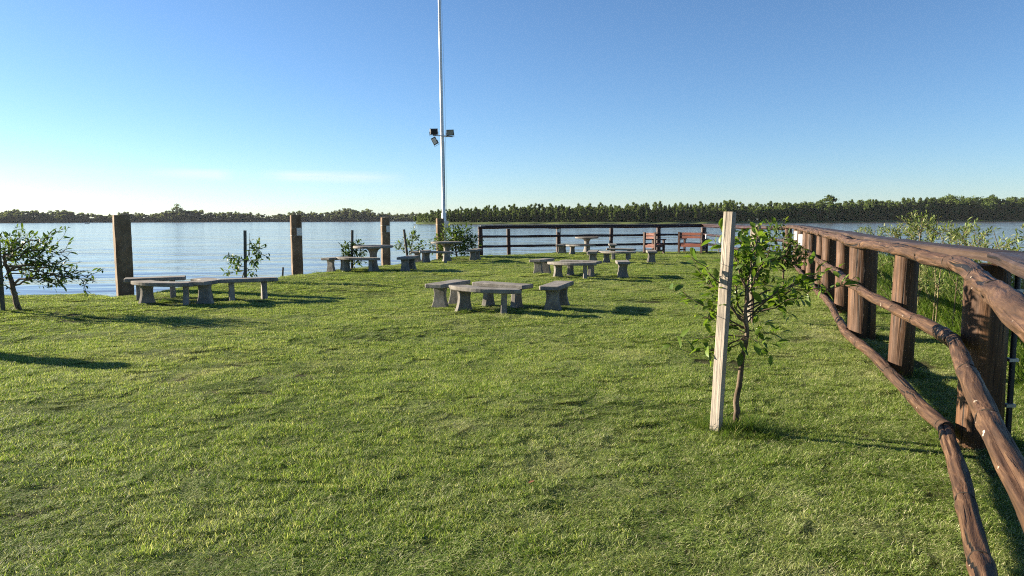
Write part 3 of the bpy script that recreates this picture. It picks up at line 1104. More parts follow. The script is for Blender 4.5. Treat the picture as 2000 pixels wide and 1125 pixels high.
def make_table(label):
    root = empty('round_table', (0, 0, 0), 0, label, 'table', 'round concrete tables on the lawn')
    n = 40
    out = [(.61 * math.cos(2 * math.pi * i / n), .61 * math.sin(2 * math.pi * i / n)) for i in range(n)]
    mb = MB(); mb.prism(out, .715, .785, .014); mb.build('tabletop', M['concrete'], root)
    # pedestal: cruciform flared column that spreads under the top
    mb = MB()
    prof = [(-.06, .20), (.0, .185), (.08, .150), (.2, .118), (.38, .102), (.52, .105), (.62, .135), (.68, .19), (.718, .27)]
    vs, fs = [], []
    sides = 16
    for z, r in prof:
        for k in range(sides):
            a = 2 * math.pi * k / sides
            q = 1 / (abs(math.cos(a)) ** 4 + abs(math.sin(a)) ** 4) ** .25
            vs.append((r * q * math.cos(a), r * q * math.sin(a), z))
    for i in range(len(prof) - 1):
        for k in range(sides):
            fs.append((i * sides + k, i * sides + (k + 1) % sides, (i + 1) * sides + (k + 1) % sides, (i + 1) * sides + k))
    fs.append(tuple(range(sides))[::-1]); fs.append(tuple((len(prof) - 1) * sides + k for k in range(sides)))
    mb.add(vs, fs, None, True)
    mb.build('pedestal', M['concrete'], root)
    return root


tables = [(730, 529, 'round concrete table near the third pillar, nearest of the three tables'),
          (873, 511.5, 'round concrete table in front of the bush at the flagpole'),
          (1146, 492, 'round concrete table standing against the back railing')]
tproto = None
for px, py, lab in tables:
    if tproto is None: tproto = make_table(lab); o = tproto
    else: o = copy_tree(tproto)
    o.location = spot(px, py); o['label'] = lab
    o.rotation_euler = (R(random.uniform(-1, 1)), R(random.uniform(-1, 1)), random.uniform(0, 3))

# ------------------------------------------------------------------ pillars
def pillar(px, py, w, t, h, rz, label, wires=False, seed=0):
    p = spot(px, py)
    root = empty('concrete_pillar', (p.x, p.y, p.z), R(rz), label, 'pillar', 'old concrete pillars along the water edge')
    rnd = random.Random(seed)
    ch = .022
    x, y = w / 2, t / 2
    out = [(-x + ch, -y), (x - ch, -y), (x, -y + ch), (x, y - ch), (x - ch, y), (-x + ch, y), (-x, y - ch), (-x, -y + ch)]
    mb = MB()
    n = 16
    vs, fs = [], []
    for i in range(n + 1):
        z = -1.0 + (h + 1.0) * i / n
        k = 1.0 if i < n else .97
        for (a, b) in out: vs.append((a * k + rnd.uniform(-.004, .004), b * k + rnd.uniform(-.004, .004), z + (rnd.uniform(-.012, .012) if i == n else 0)))
    for i in range(n):
        for k in range(8): fs.append((i * 8 + k, i * 8 + (k + 1) % 8, (i + 1) * 8 + (k + 1) % 8, (i + 1) * 8 + k))
    fs.append(tuple(n * 8 + k for k in range(8)))
    mb.add(vs, fs)
    mb.build('shaft', M['pillar'], root)
    if wires:
        for z in wires:
            o2 = [(a * 1.02 + (.004 if a > 0 else -.004), b * 1.02 + (.004 if b > 0 else -.004), z) for a, b in out]
            mb = MB(); mb.tube(o2 + [o2[0]], .0035, 5, caps=False); mb.build('binding_wire', M['wire'], root)
    return root


def plate(name, loc, rz, w, h, label, mat=None, cat='sign', group='small white plates on posts'):
    root = empty(name, loc, rz, label, cat, group)
    mb = MB(); mb.prism([(-w / 2, -.004), (w / 2, -.004), (w / 2, .004), (-w / 2, .004)], -h / 2, h / 2); mb.build('sheet', mat or M['plate'], root)
    for s in (-1, 1):
        mb = MB(); mb.box((s * (w / 2 - .02), -.006, h / 2 - .02), (.012, .006, .012)); mb.build('screw', M['wire'], root)
    return root


pl1 = pillar(245, 574, .34, .36, 1.84, 36, 'thickest brown concrete pillar, leftmost, beside the left bench ring', seed=1)
pl2 = pillar(581, 533, .33, .33, 1.87, 24, 'second brown concrete pillar from the left, with a white sheet wired on', (1.46, 1.22), 2)
pl3 = pillar(754, 518, .30, .30, 1.80, 22, 'third brown concrete pillar, behind the tall table, with a pale sheet wired on', (1.5, 1.25), 3)
pl4 = pillar(860, 505, .30, .30, 1.76, 20, 'pale brown concrete pillar next to the foot of the flagpole', (1.5,), 4)
p0 = Vector((-9.8, 9.75, gz(-9.8, 9.75)))
root = pillar(246, 574, .26, .26, 1.75, 12, 'brown concrete pillar farther left along the lawn, past the leaning tree', seed=5)
root.location = p0


def on_face(pil, rz, off_x, t, z):
    m = Matrix.Rotation(R(rz), 3, 'Z')
    return Vector(pil.location) + m @ Vector((off_x, -t / 2 - .012, z))


plate('notice_plate', on_face(pl2, 24, .08, .33, 1.34), R(24), .17, .25, 'white sheet wired to the second pillar')
plate('notice_plate', on_face(pl3, 22, .07, .30, 1.37), R(22), .13, .24, 'pale sheet wired to the pillar behind the tall table')

# ------------------------------------------------------------------ flagpole with floodlights
base = spot(868.5, 502.5)
PD = base.y
top = at_depth(858.2, 0, PD)
ax = (top - base).normalized()
root = empty('flagpole', base, 0, 'tall white steel pole carrying three floodlights', 'pole')
mb = MB()
LEN = 13.5
hgt = [0, 2.0, 2.02, 5.0, 8.0, LEN]
mb.tube([ax * h for h in hgt], [.10, .10, .082, .078, .070, .055], 16)
mb.tube([ax * LEN, ax * (LEN + .08)], [.075, .05], 12)
mb.build('pole', M['white_metal'], root)
mb = MB(); mb.box(ax * .02 + Vector((0, 0, -.02)), (.34, .34, .06)); mb.build('base_plate', M['galv'], root)
bx = at_depth(869, 442, PD) - base
mb = MB(); mb.box(bx + Vector((.07, -.10, 0)), (.20, .13, .48)); mb.box(bx + Vector((.07, -.168, 0)), (.16, .006, .42)); mb.build('junction_box', M['galv'], root)
mb = MB(); mb.tube([ax * 2.3 + Vector((.075, -.06, 0)), ax * 5.2 + Vector((.08, -.03, 0))], .012, 6); mb.build('cable', M['black_plastic'], root)
mb = MB(); mb.tube([ax * 1.2 + Vector((.13, -.02, 0)), ax * 7 + Vector((.16, -.02, 0)), ax * LEN + Vector((.07, 0, 0))], .006, 5); mb.build('halyard', M['plate'], root)
cz = at_depth(865, 265.5, PD) - base
a0 = at_depth(846, 264.5, PD) - base; a1 = at_depth(884.5, 267.5, PD) - base
mb = MB(); dv = Vector((0, -.10, 0))
mb.tube([a0 + dv, a1 + dv], .028, 8); mb.box(cz + Vector((0, -.05, 0)), (.12, .14, .10)); mb.build('crossbar', M['galv'], root)


def floodlight(px, py, w, h, yaw, tilt, roll, glass, back=False):
    c = at_depth(px, py, PD) - base + Vector((0, -.16, 0))
    f = empty('floodlight', c); f.parent = root
    f.rotation_euler = Euler((R(tilt), R(roll), R(yaw)), 'XYZ')
    mb = MB()
    # housing: shallow tapered tray facing -y, cooling fins at the back
    x, z = w / 2, h / 2
    rings = [((x, z), -.05), ((x, z), .0), ((x * .8, z * .75), .06)]
    vs = [(sx * q[0], yy, sz * q[1]) for q, yy in rings for sx, sz in ((-1, -1), (1, -1), (1, 1), (-1, 1))]
    fs = [(i * 4 + k, i * 4 + (k + 1) % 4, (i + 1) * 4 + (k + 1) % 4, (i + 1) * 4 + k) for i in range(2) for k in range(4)]
    fs += [(3, 2, 1, 0), (8, 9, 10, 11)]
    mb.add(vs, fs)
    for k in range(5): mb.box(((k - 2) * w * .15, .075, 0), (.012, .04, h * .6))
    mb.build('housing', M['black_plastic'], f)
    mb = MB(); mb.prism([(-x * .84, -.056), (x * .84, -.056), (x * .84, -.052), (-x * .84, -.052)], -z * .76, z * .76); mb.build('lamp_glass', glass, f)
    mb = MB()
    mb.tube([(-x - .012, 0, 0), (-x - .012, .0, -z - .05), (x + .012, .0, -z - .05), (x + .012, 0, 0)], .010, 6); mb.build('bracket', M['black_plastic'], f)
    return f


floodlight(848, 258, .36, .27, 190, -8, 2, M['lamp_glass'])
floodlight(879.5, 260, .33, .26, 12, 4, -3, M['lamp_glass_dark'])
floodlight(850, 276, .22, .33, -22, 12, -24, M['lamp_glass'])

# ------------------------------------------------------------------ log railings
def wavy(path, step=.3, amp=.018, rnd=random):
    """resample a polyline with a little natural crookedness"""
    out = []
    for a, b in zip(path[:-1], path[1:]):
        a, b = Vector(a), Vector(b)
        n = max(1, int((b - a).length / step))
        for i in range(n):
            out.append(a.lerp(b, i / n))
    out.append(Vector(path[-1]))
    ph = [rnd.uniform(0, 6.28) for _ in range(4)]
    s = 0
    res = []
    for i, p in enumerate(out):
        if i: s += (p - out[i - 1]).length
        res.append(p + Vector((math.sin(s * 1.7 + ph[0]) * .6 + math.sin(s * 4.1 + ph[1]) * .3, 0, math.sin(s * 1.3 + ph[2]) * .7 + math.sin(s * 3.7 + ph[3]) * .35)) * amp)
    return res


def log(parent, name, path, r, mat, seed, knots=(), sides=12, amp=.012):
    rnd = random.Random(seed)
    pts = wavy(path, .05 if sides > 12 else .12, amp, rnd)
    rad = []
    s = 0; nk = rnd.uniform(.2, .7)
    for i, p in enumerate(pts):
        if i: s += (p - pts[i - 1]).length
        k = 1 + .05 * math.sin(s * 2.3 + seed) + .03 * math.sin(s * 6.1 + seed * 2)
        rad.append(r * k)
    for t in knots:                       # swollen collars where branches were trimmed
        k = int(t * (len(pts) - 1)); rad[k] *= 1.09
        for q, v in ((-2, 1.04), (-1, 1.08), (1, .95), (2, .97)):
            if 0 <= k + q < len(rad): rad[k + q] *= v
    mb = MB(); mb.tube(pts, rad, sides, lump=.05, seed=seed, crack=.007 if sides > 12 else 0)
    o = mb.build(name, mat, parent)
    for t in knots:
        k = min(int(t * (len(pts) - 1)) + 1, len(pts) - 2)
        knot_ring(o, pts[k], pts[k + 1] - pts[k - 1], rad[k] * .99, seed + t * 9)
    return o


def knot_ring(parent, p, d, r, seed):
    """groove-like dark ring where a log was bound or a branch was cut"""
    mb = MB()
    d = d.normalized(); a = d.orthogonal().normalized(); b = d.cross(a)
    ring = [Vector(p) + (a * math.cos(t) + b * math.sin(t)) * r + d * .006 * math.sin(2 * t + seed) for t in [k * 6.2832 / 18 for k in range(19)]]
    mb.tube(ring, .0045, 6, caps=False)
    return mb.build('binding', M['rope'], parent)


def post(parent, x, y, r, h, mat, seed, sides=40, flat=True):
    z = max(-.12, gz(x, y))
    rnd = random.Random(seed)
    n = 36
    lean = (rnd.uniform(-.001, .001), rnd.uniform(-.001, .001))
    pts = [Vector((x + lean[0] * i, y + lean[1] * i, z - .4 + (h + .4) * i / n)) for i in range(n + 1)]
    mb = MB(); mb.tube(pts, [r * (1.06 - .06 * i / n) for i in range(n + 1)], sides, lump=.03, seed=seed, crack=.006 if sides > 20 else 0)
    return mb.build('post', mat, parent)


fence = empty('log_railing', (3.3, 5.0, 0), 0, 'brown log railing running along the right side of the lawn', 'railing')
fence.location = (0, 0, 0)
POSTS = [(1.45, 1.3, .12), (3.30, 4.96, .135), (3.92, 7.15, .11), (4.62, 9.35, .165), (5.62, 12.1, .125), (6.30, 14.2, .135), (6.98, 16.2, .12), (7.62, 18.2, .12), (8.30, 20.2, .125), (8.98, 22.2, .12), (9.58, 24.1, .13), (10.10, 26.2, .12)]
for i, (x, y, r) in enumerate(POSTS): post(fence, x, y, r, 1.28, M['post'], 40 + i)
INNER = [(.73, .55), (3.06, 4.93)] + [(x - r * .96 - .055, y + .02 + r * .1) for x, y, r in POSTS[2:]]


def along(path2, zf):
    return [Vector((x, y, zf(i) if callable(zf) else zf)) for i, (x, y) in enumerate(path2)]


def rails(z, r, name, mat, breaks, seed, kz):
    pth = along(INNER, lambda i: z + kz * math.sin(i * 2.1 + seed))
    k = 0
    for a, b in zip(breaks[:-1], breaks[1:]):
        seg = [p.copy() for p in pth[a:b + 1]]
        kn = {0: (.55, .72), 1: (.04, .22, .41, .78), 3: (.1, .55), 5: (.3,)}.get(a, ())
        log(fence, name, seg, r * random.uniform(.95, 1.05), mat, seed + k, [t + .02 * math.sin(seed + 9 * t) for t in kn], sides=36)
        k += 1


BRK = [0, 1, 3, 5, 7, 9, 11]
rails(1.292, .054, 'top_rail', M['rail'], BRK, 60, .006)
rails(.75, .048, 'middle_rail', M['rail'], BRK, 70, .014)
rails(.11, .050, 'bottom_rail', M['rail'], BRK, 80, .012)
# flat plank on top of the posts
OUT = [(1.06, .55), (3.36, 4.86)] + [(x + .03, y) for x, y, r in POSTS[2:]]
for a, b in zip(BRK[:-1], BRK[1:]):
    seg = OUT[a:b + 1]
    rnd = random.Random(a + 5)
    mb = MB()
    path = []
    for (x0, y0), (x1, y1) in zip(seg[:-1], seg[1:]):
        nn = max(2, int(math.hypot(x1 - x0, y1 - y0) / .35))
        for i in range(nn): path.append((x0 + (x1 - x0) * i / nn, y0 + (y1 - y0) * i / nn))
    path.append(seg[-1])
    vs, fs, uvs = [], [], []
    s = 0; dd = []
    for i, (x, y) in enumerate(path):
        xa, ya = path[max(i - 1, 0)]; xb, yb = path[min(i + 1, len(path) - 1)]
        t = Vector((xb - xa, yb - ya, 0)).normalized(); nn = Vector((t.y, -t.x, 0))
        if i: s += math.hypot(x - path[i - 1][0], y - path[i - 1][1])
        dd.append(s)
        wl_, wr_ = .105 + rnd.uniform(-.008, .008), .150 + rnd.uniform(-.02, .02)
        dz = rnd.uniform(-.003, .003) + (a % 2) * .001
        c = Vector((x, y, 0))
        for off, z in ((-wl_, 1.300), (-wl_ - .002, 1.352), (-wl_ + .012, 1.364), (-.05, 1.368), (.06, 1.368), (wr_ - .012, 1.364), (wr_, 1.352), (wr_, 1.300)):
            q = c + nn * off; vs.append((q.x, q.y, z + dz))
    us = [0, .055, .07, .18, .29, .40, .415, .47, .8]
    for i in range(len(path) - 1):
        for k in range(8):
            k2 = (k + 1) % 8
            fs.append((i * 8 + k, (i + 1) * 8 + k, (i + 1) * 8 + k2, i * 8 + k2))
            uvs.append([(us[k], dd[i]), (us[k], dd[i + 1]), (us[k + 1], dd[i + 1]), (us[k + 1], dd[i])])
    m0 = (len(path) - 1) * 8
    fs += [tuple(range(8)), tuple(m0 + k for k in range(8))[::-1]]
    uvs += [[(us[k], k * .01) for k in range(8)]] * 2
    mb.add(vs, fs, uvs)
    mb.build('handrail_plank', M['plank'], fence)
# black conduit clipped to the back of the near post
mb = MB(); mb.tube([(3.47, 4.90, gz(3.5, 4.9) - .1), (3.47, 4.90, 1.29)], .019, 8); cd = mb.build('conduit', M['black_plastic'], fence)
for z in (.30, .62, 1.02, 1.10):
    mb = MB(); mb.box((3.455, 4.885, z), (.065, .05, .022)); mb.build('conduit_clip', M['wire'], fence)
plate('notice_plate', Vector((POSTS[10][0] - .105, POSTS[10][1] - .105, 1.02)), R(-42), .11, .30, 'white plate on the last right railing post before the corner')
plate('notice_plate', Vector((POSTS[9][0] - .10, POSTS[9][1] - .10, .93)), R(-45), .13, .36, 'taller white plate on the right railing, one post nearer than the corner plate')

# back railing at the water
bf = empty('back_railing', (0, 0, 0), 0, 'dark red brown log railing along the far end of the lawn', 'railing')
BP = []
for px, py, r in ((938, 498, .105), (994, 496.5, .085), (1089, 493, .105), (1187, 490.5, .085), (1286, 491, .11), (1383, 491, .13)):
    p = spot(px, py); BP.append((p.x, p.y, r))
BP[-1] = (BP[-1][0], BP[-2][1] + .1, .13)
ylin = np.polyfit([b[0] for b in BP], [b[1] for b in BP], 1)
BP = [(x, float(np.polyval(ylin, x)), r) for x, y, r in BP]
for i, (x, y, r) in enumerate(BP): post(bf, x, y, r * 1.12, 1.24, M['darkrail'], 90 + i, 14)
side = [(9.75, 30.2, .10)]
for i, (x, y, r) in enumerate(side): post(bf, x, y, r, 1.24, M['darkrail'], 97 + i, 14)
corner = (POSTS[-1][0] - .05, POSTS[-1][1] + .15)
line = [(x, y - r - .04) for x, y, r in BP] + [(9.75 - .13, 30.2), corner]
for nm, z, r in (('top_rail', 1.225, .072), ('middle_rail', .78, .060), ('bottom_rail', .30, .060)):
    for j, (a, b) in enumerate(((0, 2), (2, 4), (4, 5), (5, 7))):
        seg = [Vector((x, y, z + max(-.1, gz(x, y)) * .3 + .008 * math.sin(3 * i + z * 9))) for i, (x, y) in enumerate(line)][a:b + 1]
        if a == 0: seg[0].x -= .12
        log(bf, nm, seg, r, M['darkrail'], int(z * 50) + j, sides=10, amp=.007)
for a, b in ((0, 2), (2, 4), (4, 5), (5, 7)):
    mb = MB()
    P2 = [(x, y) for x, y, r in BP] + [(9.75, 30.2), corner]
    for (x0, y0), (x1, y1) in zip(P2[a:b], P2[a + 1:b + 1]):
        ang = math.atan2(y1 - y0, x1 - x0); L_ = math.hypot(x1 - x0, y1 - y0)
        mb.box(((x0 + x1) / 2, (y0 + y1) / 2, 1.275 + .001 * a), (L_ + .02, .24, .045), Matrix.Rotation(ang, 3, 'Z'))
    mb.build('handrail_plank', M['darkrail'], bf)
x, y, r = BP[2]; plate('notice_plate', Vector((x - .01, y - r - .012, 1.03)), R(0), .17, .19, 'white plate on the back railing post left of the table')
x, y, r = BP[4]; plate('notice_plate', Vector((x + .01, y - r - .012, .98)), R(0), .16, .2, 'grey white plate on the back railing post behind the armchair')

# ------------------------------------------------------------------ wooden armchair and settee
def settee(name, loc, rz, width, label, cat):
    """chunky timber seat; it faces +y, its back is at -y"""
    root = empty(name, loc, rz, label, cat, 'wooden seats at the back railing')
    w = width / 2; dp = .31
    T = .085
    for sx in (-1, 1):
        mb = MB(); mb.box((sx * w, -dp, .49), (T, T, 1.02)); mb.build('rear_post', M['chairdark'], root)
        mb = MB(); mb.box((sx * w, dp, .31), (T, T, .66)); mb.build('leg', M['chairdark'], root)
        mb = MB(); mb.box((sx * w, .07, .665), (.12, .72, .05)); mb.build('armrest', M['chairdark'], root)
        mb = MB(); mb.box((sx * w, 0, .37), (.055, 2 * dp - T, .10)); mb.box((sx * w, 0, .16), (.05, 2 * dp - T, .07)); mb.build('side_rail', M['chairdark'], root)
    n = 3 if width > .8 else 2
    mb = MB()
    for z, h in ((.91, .13), (.76, .11)): mb.box((0, -dp + .012, z), (width - T, .04, h))
    mb.build('backrest', M['chairwood'], root)
    mb = MB()
    for k in range(4): mb.box((0, -dp + .10 + k * .155, .435), (width + .05 if k > 0 else width - T, .145, .04))
    mb.build('seat', M['chairwood'], root)
    mb = MB(); mb.box((0, -dp, .36), (width - T, .045, .11)); mb.box((0, dp, .36), (width - T, .045, .11)); mb.build('apron', M['chairwood'], root)
    return root


p = spot(1277, 496)
settee('wooden_armchair', p, R(-50), .62, 'red stained wooden armchair facing the river at the back railing', 'armchair')
p = spot(1353, 494.5)
st = settee('wooden_settee', p, R(-38), 1.12, 'two seat wooden settee facing the river, right of the armchair', 'bench')
# small bottle standing on the settee's right armrest
q = Vector(p) + Matrix.Rotation(R(-38), 3, 'Z') @ Vector((.56, .22, .692))
bt = empty('pump_bottle', q, 0, 'small white bottle with dark top on the settee armrest', 'bottle')
mb = MB(); mb.tube([(0, 0, 0), (0, 0, .16), (0, 0, .2), (0, 0, .22)], [.045, .045, .025, .018], 12); mb.build('body', M['plate'], bt)
mb = MB(); mb.tube([(0, 0, .22), (0, 0, .29)], .016, 8); mb.box((.04, 0, .295), (.14, .03, .022)); mb.build('pump_top', M['black_plastic'], bt)

# ------------------------------------------------------------------ stakes
def stake(px, py, topx, topy, w, t, mat, label, rz=0, name='stake', d=None):
    b = spot(px, py)
    tp = at_depth(topx, topy, b.y)
    root = empty(name, b, 0, label, 'stake')
    ax = (tp - b); L = ax.length
    zx = ax.normalized(); yx = zx.cross(Vector((1, 0, 0))).normalized(); xx = yx.cross(zx)
    q = Matrix((xx, yx, zx)).transposed() @ Matrix.Rotation(R(rz), 3, 'Z')
    mb = MB()
    n = 10; vs, fs, uvs = [], [], []
    ch = min(w, t) * .06
    x, y = w / 2, t / 2
    out = [(-x + ch, -y), (x - ch, -y), (x, -y + ch), (x, y - ch), (x - ch, y), (-x + ch, y), (-x, y - ch), (-x, -y + ch)]
    cum = [0, w, w + ch, w + t, w + t + ch, 2 * w + t, 2 * w + t + ch, 2 * w + 2 * t, 2 * w + 2 * t + ch]
    rnd = random.Random(int(px))
    for i in range(n + 1):
        z = -.25 + (L + .25) * i / n
        for a, c in out: vs.append(q @ Vector((a + rnd.uniform(-1, 1) * .0012, c + rnd.uniform(-1, 1) * .0012, z)))
    for i in range(n):
        for k in range(8):
            fs.append((i * 8 + k, i * 8 + (k + 1) % 8, (i + 1) * 8 + (k + 1) % 8, (i + 1) * 8 + k))
            z0, z1 = (L + .25) * i / n, (L + .25) * (i + 1) / n
            uvs.append([(cum[k], z0), (cum[k + 1], z0), (cum[k + 1], z1), (cum[k], z1)])
    fs.append(tuple(n * 8 + k for k in range(8))); uvs.append([(cum[k], .3) for k in range(8)])
    mb.add(vs, fs, uvs)
    mb.build('shaft', mat, root)
    return root, b, q, L


root, sb, sq, sL = stake(1398, 843, 1426, 413.5, .074, .060, M['stake'], 'pale square timber stake beside the nearest sapling, leaning right', -44, 'timber_stake')
for z in (.88, 1.27):
    mb = MB()
    x, y = .0395, .0325
    ring = [(-x, -y, z), (x, -y, z - .02), (x, y, z - .01), (-x, y, z + .012), (-x, -y, z)]
    mb.tube([sq @ Vector(p) for p in ring], .0022, 5, caps=False); mb.build('tie_wire', M['wire'], root)
stake(1463, 632, 1474, 447, .085, .085, M['stake'], 'second pale stake, behind the nearest sapling', 40, 'timber_stake')
stake(1476, 560, 1482, 440, .08, .08, M['stake'], 'third pale stake, thin looking, farthest along the railing row', 35, 'timber_stake')
stake(6, 609, -4, 470, .065, .065, M['greystake'], 'grey stake beside the leaning tree at the left edge', 30, 'timber_stake')
stake(479.5, 552, 478.5, 450, .075, .075, M['greystake'], 'grey upright stake behind the left bench ring', 20, 'timber_stake')
stake(687.5, 527, 688, 449.5, .075, .075, M['greystake'], 'grey upright stake behind the tall table', 20, 'timber_stake')
stake(797, 513, 789, 448, .085, .085, M['greystake'], 'grey stake leaning left beside the sapling before the flagpole', 20, 'timber_stake')
stake(552, 541, 553, 522, .05, .05, M['greystake'], 'short dark stub at the water edge left of the second pillar', 20, 'timber_stake')

# ------------------------------------------------------------------ saplings
def along_px(lst, y, dy=None):
    return [at_depth(a, b, y + (dy[i] if dy else 0)) for i, (a, b) in enumerate(lst)]


# nearest sapling
b = spot(1437, 833)
Y = b.y
tr = [b] + along_px([(1440, 770), (1449, 705), (1459, 655), (1456, 610), (1462, 560)], Y)
LIMB = [(.62, (1352, 505), -.25, .05), (.66, (1336, 572), .12, -.03), (.60, (1350, 655), .14, -.03), (.66, (1395, 470), .2, .02), (.78, (1440, 480), .15, .02), (.85, (1462, 470), .25, .02),
        (.9, (1482, 445), .12, .0), (.95, (1505, 480), -.15, .02), (.86, (1625, 525), .3, .05), (.84, (1658, 562), .2, .05), (.8, (1580, 575), -.2, -.02), (.7, (1512, 590), .05, .03),
        (.66, (1500, 650), .1, -.05), (.62, (1400, 612), .22, -.04), (.60, (1420, 672), -.1, -.04), (.98, (1458, 520), .1, .0), (.97, (1400, 436), .16, -.02), (.66, (1372, 620), .25, 0), (.7, (1372, 540), .28, 0), (.6, (1480, 668), -.1, -.03), (.58, (1342, 688), .1, -.04), (.58, (1385, 690), .05, -.05), (.75, (1560, 545), .1, .03), (.8, (1600, 530), -.1, .04), (.7, (1362, 520), .1, .02), (.74, (1400, 560), .25, .02)]
limbs = [(f, at_depth(q[0], q[1], Y + dy), sg) for f, q, dy, sg in LIMB]
sapling('sapling', b, tr, (.026, .011), limbs, 4, .17, dict(per_m=25, L=.092, wr=.47, spread=.95, start=.22, jitter=.008, upb=.15, droop=.3, dryp=.04), M['leaf_big'], M['bark'],
        'nearest broad leaved sapling, tied beside the pale leaning stake', 'sapling', 3, extra=.32)
# second and third saplings along the right row
b = spot(1470, 634); Y = b.y
limbs = [(f, at_depth(px, py, Y + dy), .03) for f, px, py, dy in ((.5, 1425, 470, .1), (.6, 1452, 450, -.1), (.7, 1480, 440, 0), (.75, 1500, 462, .2), (.6, 1515, 500, -.2), (.5, 1500, 540, .1), (.5, 1440, 520, 0), (.6, 1480, 500, .2), (.45, 1450, 560, -.1), (.8, 1465, 470, .2))]
sapling('sapling', b, [b] + along_px([(1470, 590), (1468, 550), (1470, 520)], Y), (.022, .010), limbs, 4, .25, dict(per_m=34, L=.12, wr=.5, spread=.95, start=.15, jitter=.02), M['leaf_big'], M['bark'],
        'second sapling along the railing, half hidden behind the nearest one', 'sapling', 4)
b = spot(1530, 556); Y = b.y
limbs = [(f, at_depth(px, py, Y + dy), .03) for f, px, py, dy in ((.4, 1500, 470, .2), (.5, 1515, 455, -.2), (.7, 1530, 448, 0), (.75, 1545, 462, .2), (.6, 1556, 480, -.2), (.5, 1560, 500, .2), (.5, 1505, 500, 0), (.5, 1490, 490, .3), (.4, 1545, 515, 0), (.4, 1510, 520, .1), (.4, 1575, 500, .1))]
sapling('sapling', b, [b] + along_px([(1530, 535), (1529, 515), (1530, 495)], Y), (.025, .012), limbs, 4, .35, dict(per_m=30, L=.13, wr=.45, spread=.95, start=.12, jitter=.03), M['leaf_small'], M['bark'],
        'bushy young tree in front of the railing corner', 'sapling', 5)
# leaning tree at the left
b = spot(38, 607); Y = b.y
limbs = [(f, at_depth(px, py, Y + dy), sg) for f, px, py, dy, sg in (
    (.35, 120, 557, -.2, .10), (.35, 172, 556, -.1, .13), (.62, 150, 530, .2, .05), (.62, 182, 548, 0, .10), (.7, 110, 520, -.3, .04), (.8, 112, 475, .3, .05), (.85, 125, 488, 0, .05), (.9, 95, 462, -.2, .02), (.9, 70, 458, .3, 0),
    (.95, 40, 462, -.3, 0), (.95, 15, 465, .2, 0), (1, -30, 480, -.2, 0), (.9, -50, 500, .2, 0), (.8, -60, 530, -.2, 0), (.8, 80, 500, -.4, 0), (.7, 60, 520, .4, 0), (.75, -20, 540, .3, 0), (.95, 50, 490, .3, 0), (.6, -10, 560, -.3, 0), (.95, 90, 485, .35, 0), (.9, 20, 500, -.3, 0), (.55, 100, 545, .3, .04), (.7, 140, 545, -.3, .05))]
sapling('leaning_tree', b, [b] + along_px([(27, 570), (20, 540), (10, 515), (8, 492)], Y), (.055, .022), limbs, 7, .36, dict(per_m=26, L=.098, wr=.38, spread=1.0, start=.2, jitter=.02, droop=.15, dryp=.06), M['leaf_small'], M['bark'],
        'leaning young tree with an open crown at the left edge', 'tree', 6)
# saplings at the water
b = spot(474, 552); Y = b.y
limbs = [(f, at_depth(px, py, Y + dy), .02) for f, px, py, dy in ((.5, 455, 520, 0), (.4, 452, 535, .2), (.6, 465, 510, -.2), (.8, 508, 490, .1), (.8, 515, 500, -.1), (.7, 500, 525, .2), (.9, 495, 485, 0), (.6, 505, 512, -.2), (.6, 442, 499, 0), (.5, 490, 535, .2))]
sapling('sapling', b, [b] + along_px([(474, 540), (480, 520), (487, 490), (488, 455)], Y), (.018, .004), limbs, 5, .24, dict(per_m=30, L=.13, wr=.38, spread=.9, start=.25, jitter=.01), M['leaf_small'], M['twig'],
        'thin sapling with sparse leaves behind the left bench ring', 'sapling', 8)
b = spot(692, 527); Y = b.y
limbs = [(f, at_depth(px, py, Y + dy), .02) for f, px, py, dy in ((.4, 670, 490, 0), (.5, 675, 482, .2), (.6, 685, 478, -.2), (.8, 700, 478, .1), (.8, 712, 490, -.1), (.5, 705, 500, .2), (.5, 680, 505, 0), (.5, 700, 510, 0), (.4, 672, 498, .2), (.5, 695, 490, 0))]
sapling('sapling', b, [b] + along_px([(692, 510), (694, 490), (696, 458)], Y), (.016, .004), limbs, 6, .24, dict(per_m=34, L=.12, wr=.45, spread=.95, start=.2, jitter=.02), M['leaf_small'], M['twig'],
        'small round sapling under the edge of the tall table', 'sapling', 9)
b = spot(803, 511); Y = b.y
limbs = [(f, at_depth(px, py, Y + dy), .02) for f, px, py, dy in ((.4, 776, 472, 0), (.4, 778, 485, .2), (.6, 790, 468, -.2), (.8, 800, 458, .1), (.8, 815, 462, -.1), (.6, 822, 475, .2), (.5, 818, 488, 0), (.5, 800, 475, 0), (.4, 806, 490, .2), (.8, 808, 455, .1))]
sapling('sapling', b, [b] + along_px([(803, 500), (803, 485), (806, 470)], Y), (.02, .008), limbs, 5, .3, dict(per_m=26, L=.13, wr=.42, spread=.95, start=.2, jitter=.03), M['leaf_small'], M['twig'],
        'sapling beside the leaning grey stake before the flagpole', 'sapling', 10)
b = spot(892, 503); Y = b.y
limbs = [(f, at_depth(px, py, Y + dy), .02) for f, px, py, dy in ((.2, 845, 480, 0), (.3, 850, 468, .3), (.4, 862, 458, -.3), (.6, 875, 450, .2), (.7, 888, 446, -.2), (.8, 900, 446, .3), (.8, 912, 450, -.2), (.6, 922, 458, .2), (.5, 930, 470, 0), (.3, 928, 482, .3),
                                                                  (.2, 915, 492, -.3), (.2, 870, 492, .2), (.4, 880, 472, -.5), (.5, 900, 470, -.5), (.5, 890, 460, .5), (.3, 860, 478, -.5), (.3, 905, 485, -.5), (.4, 915, 470, .5))]
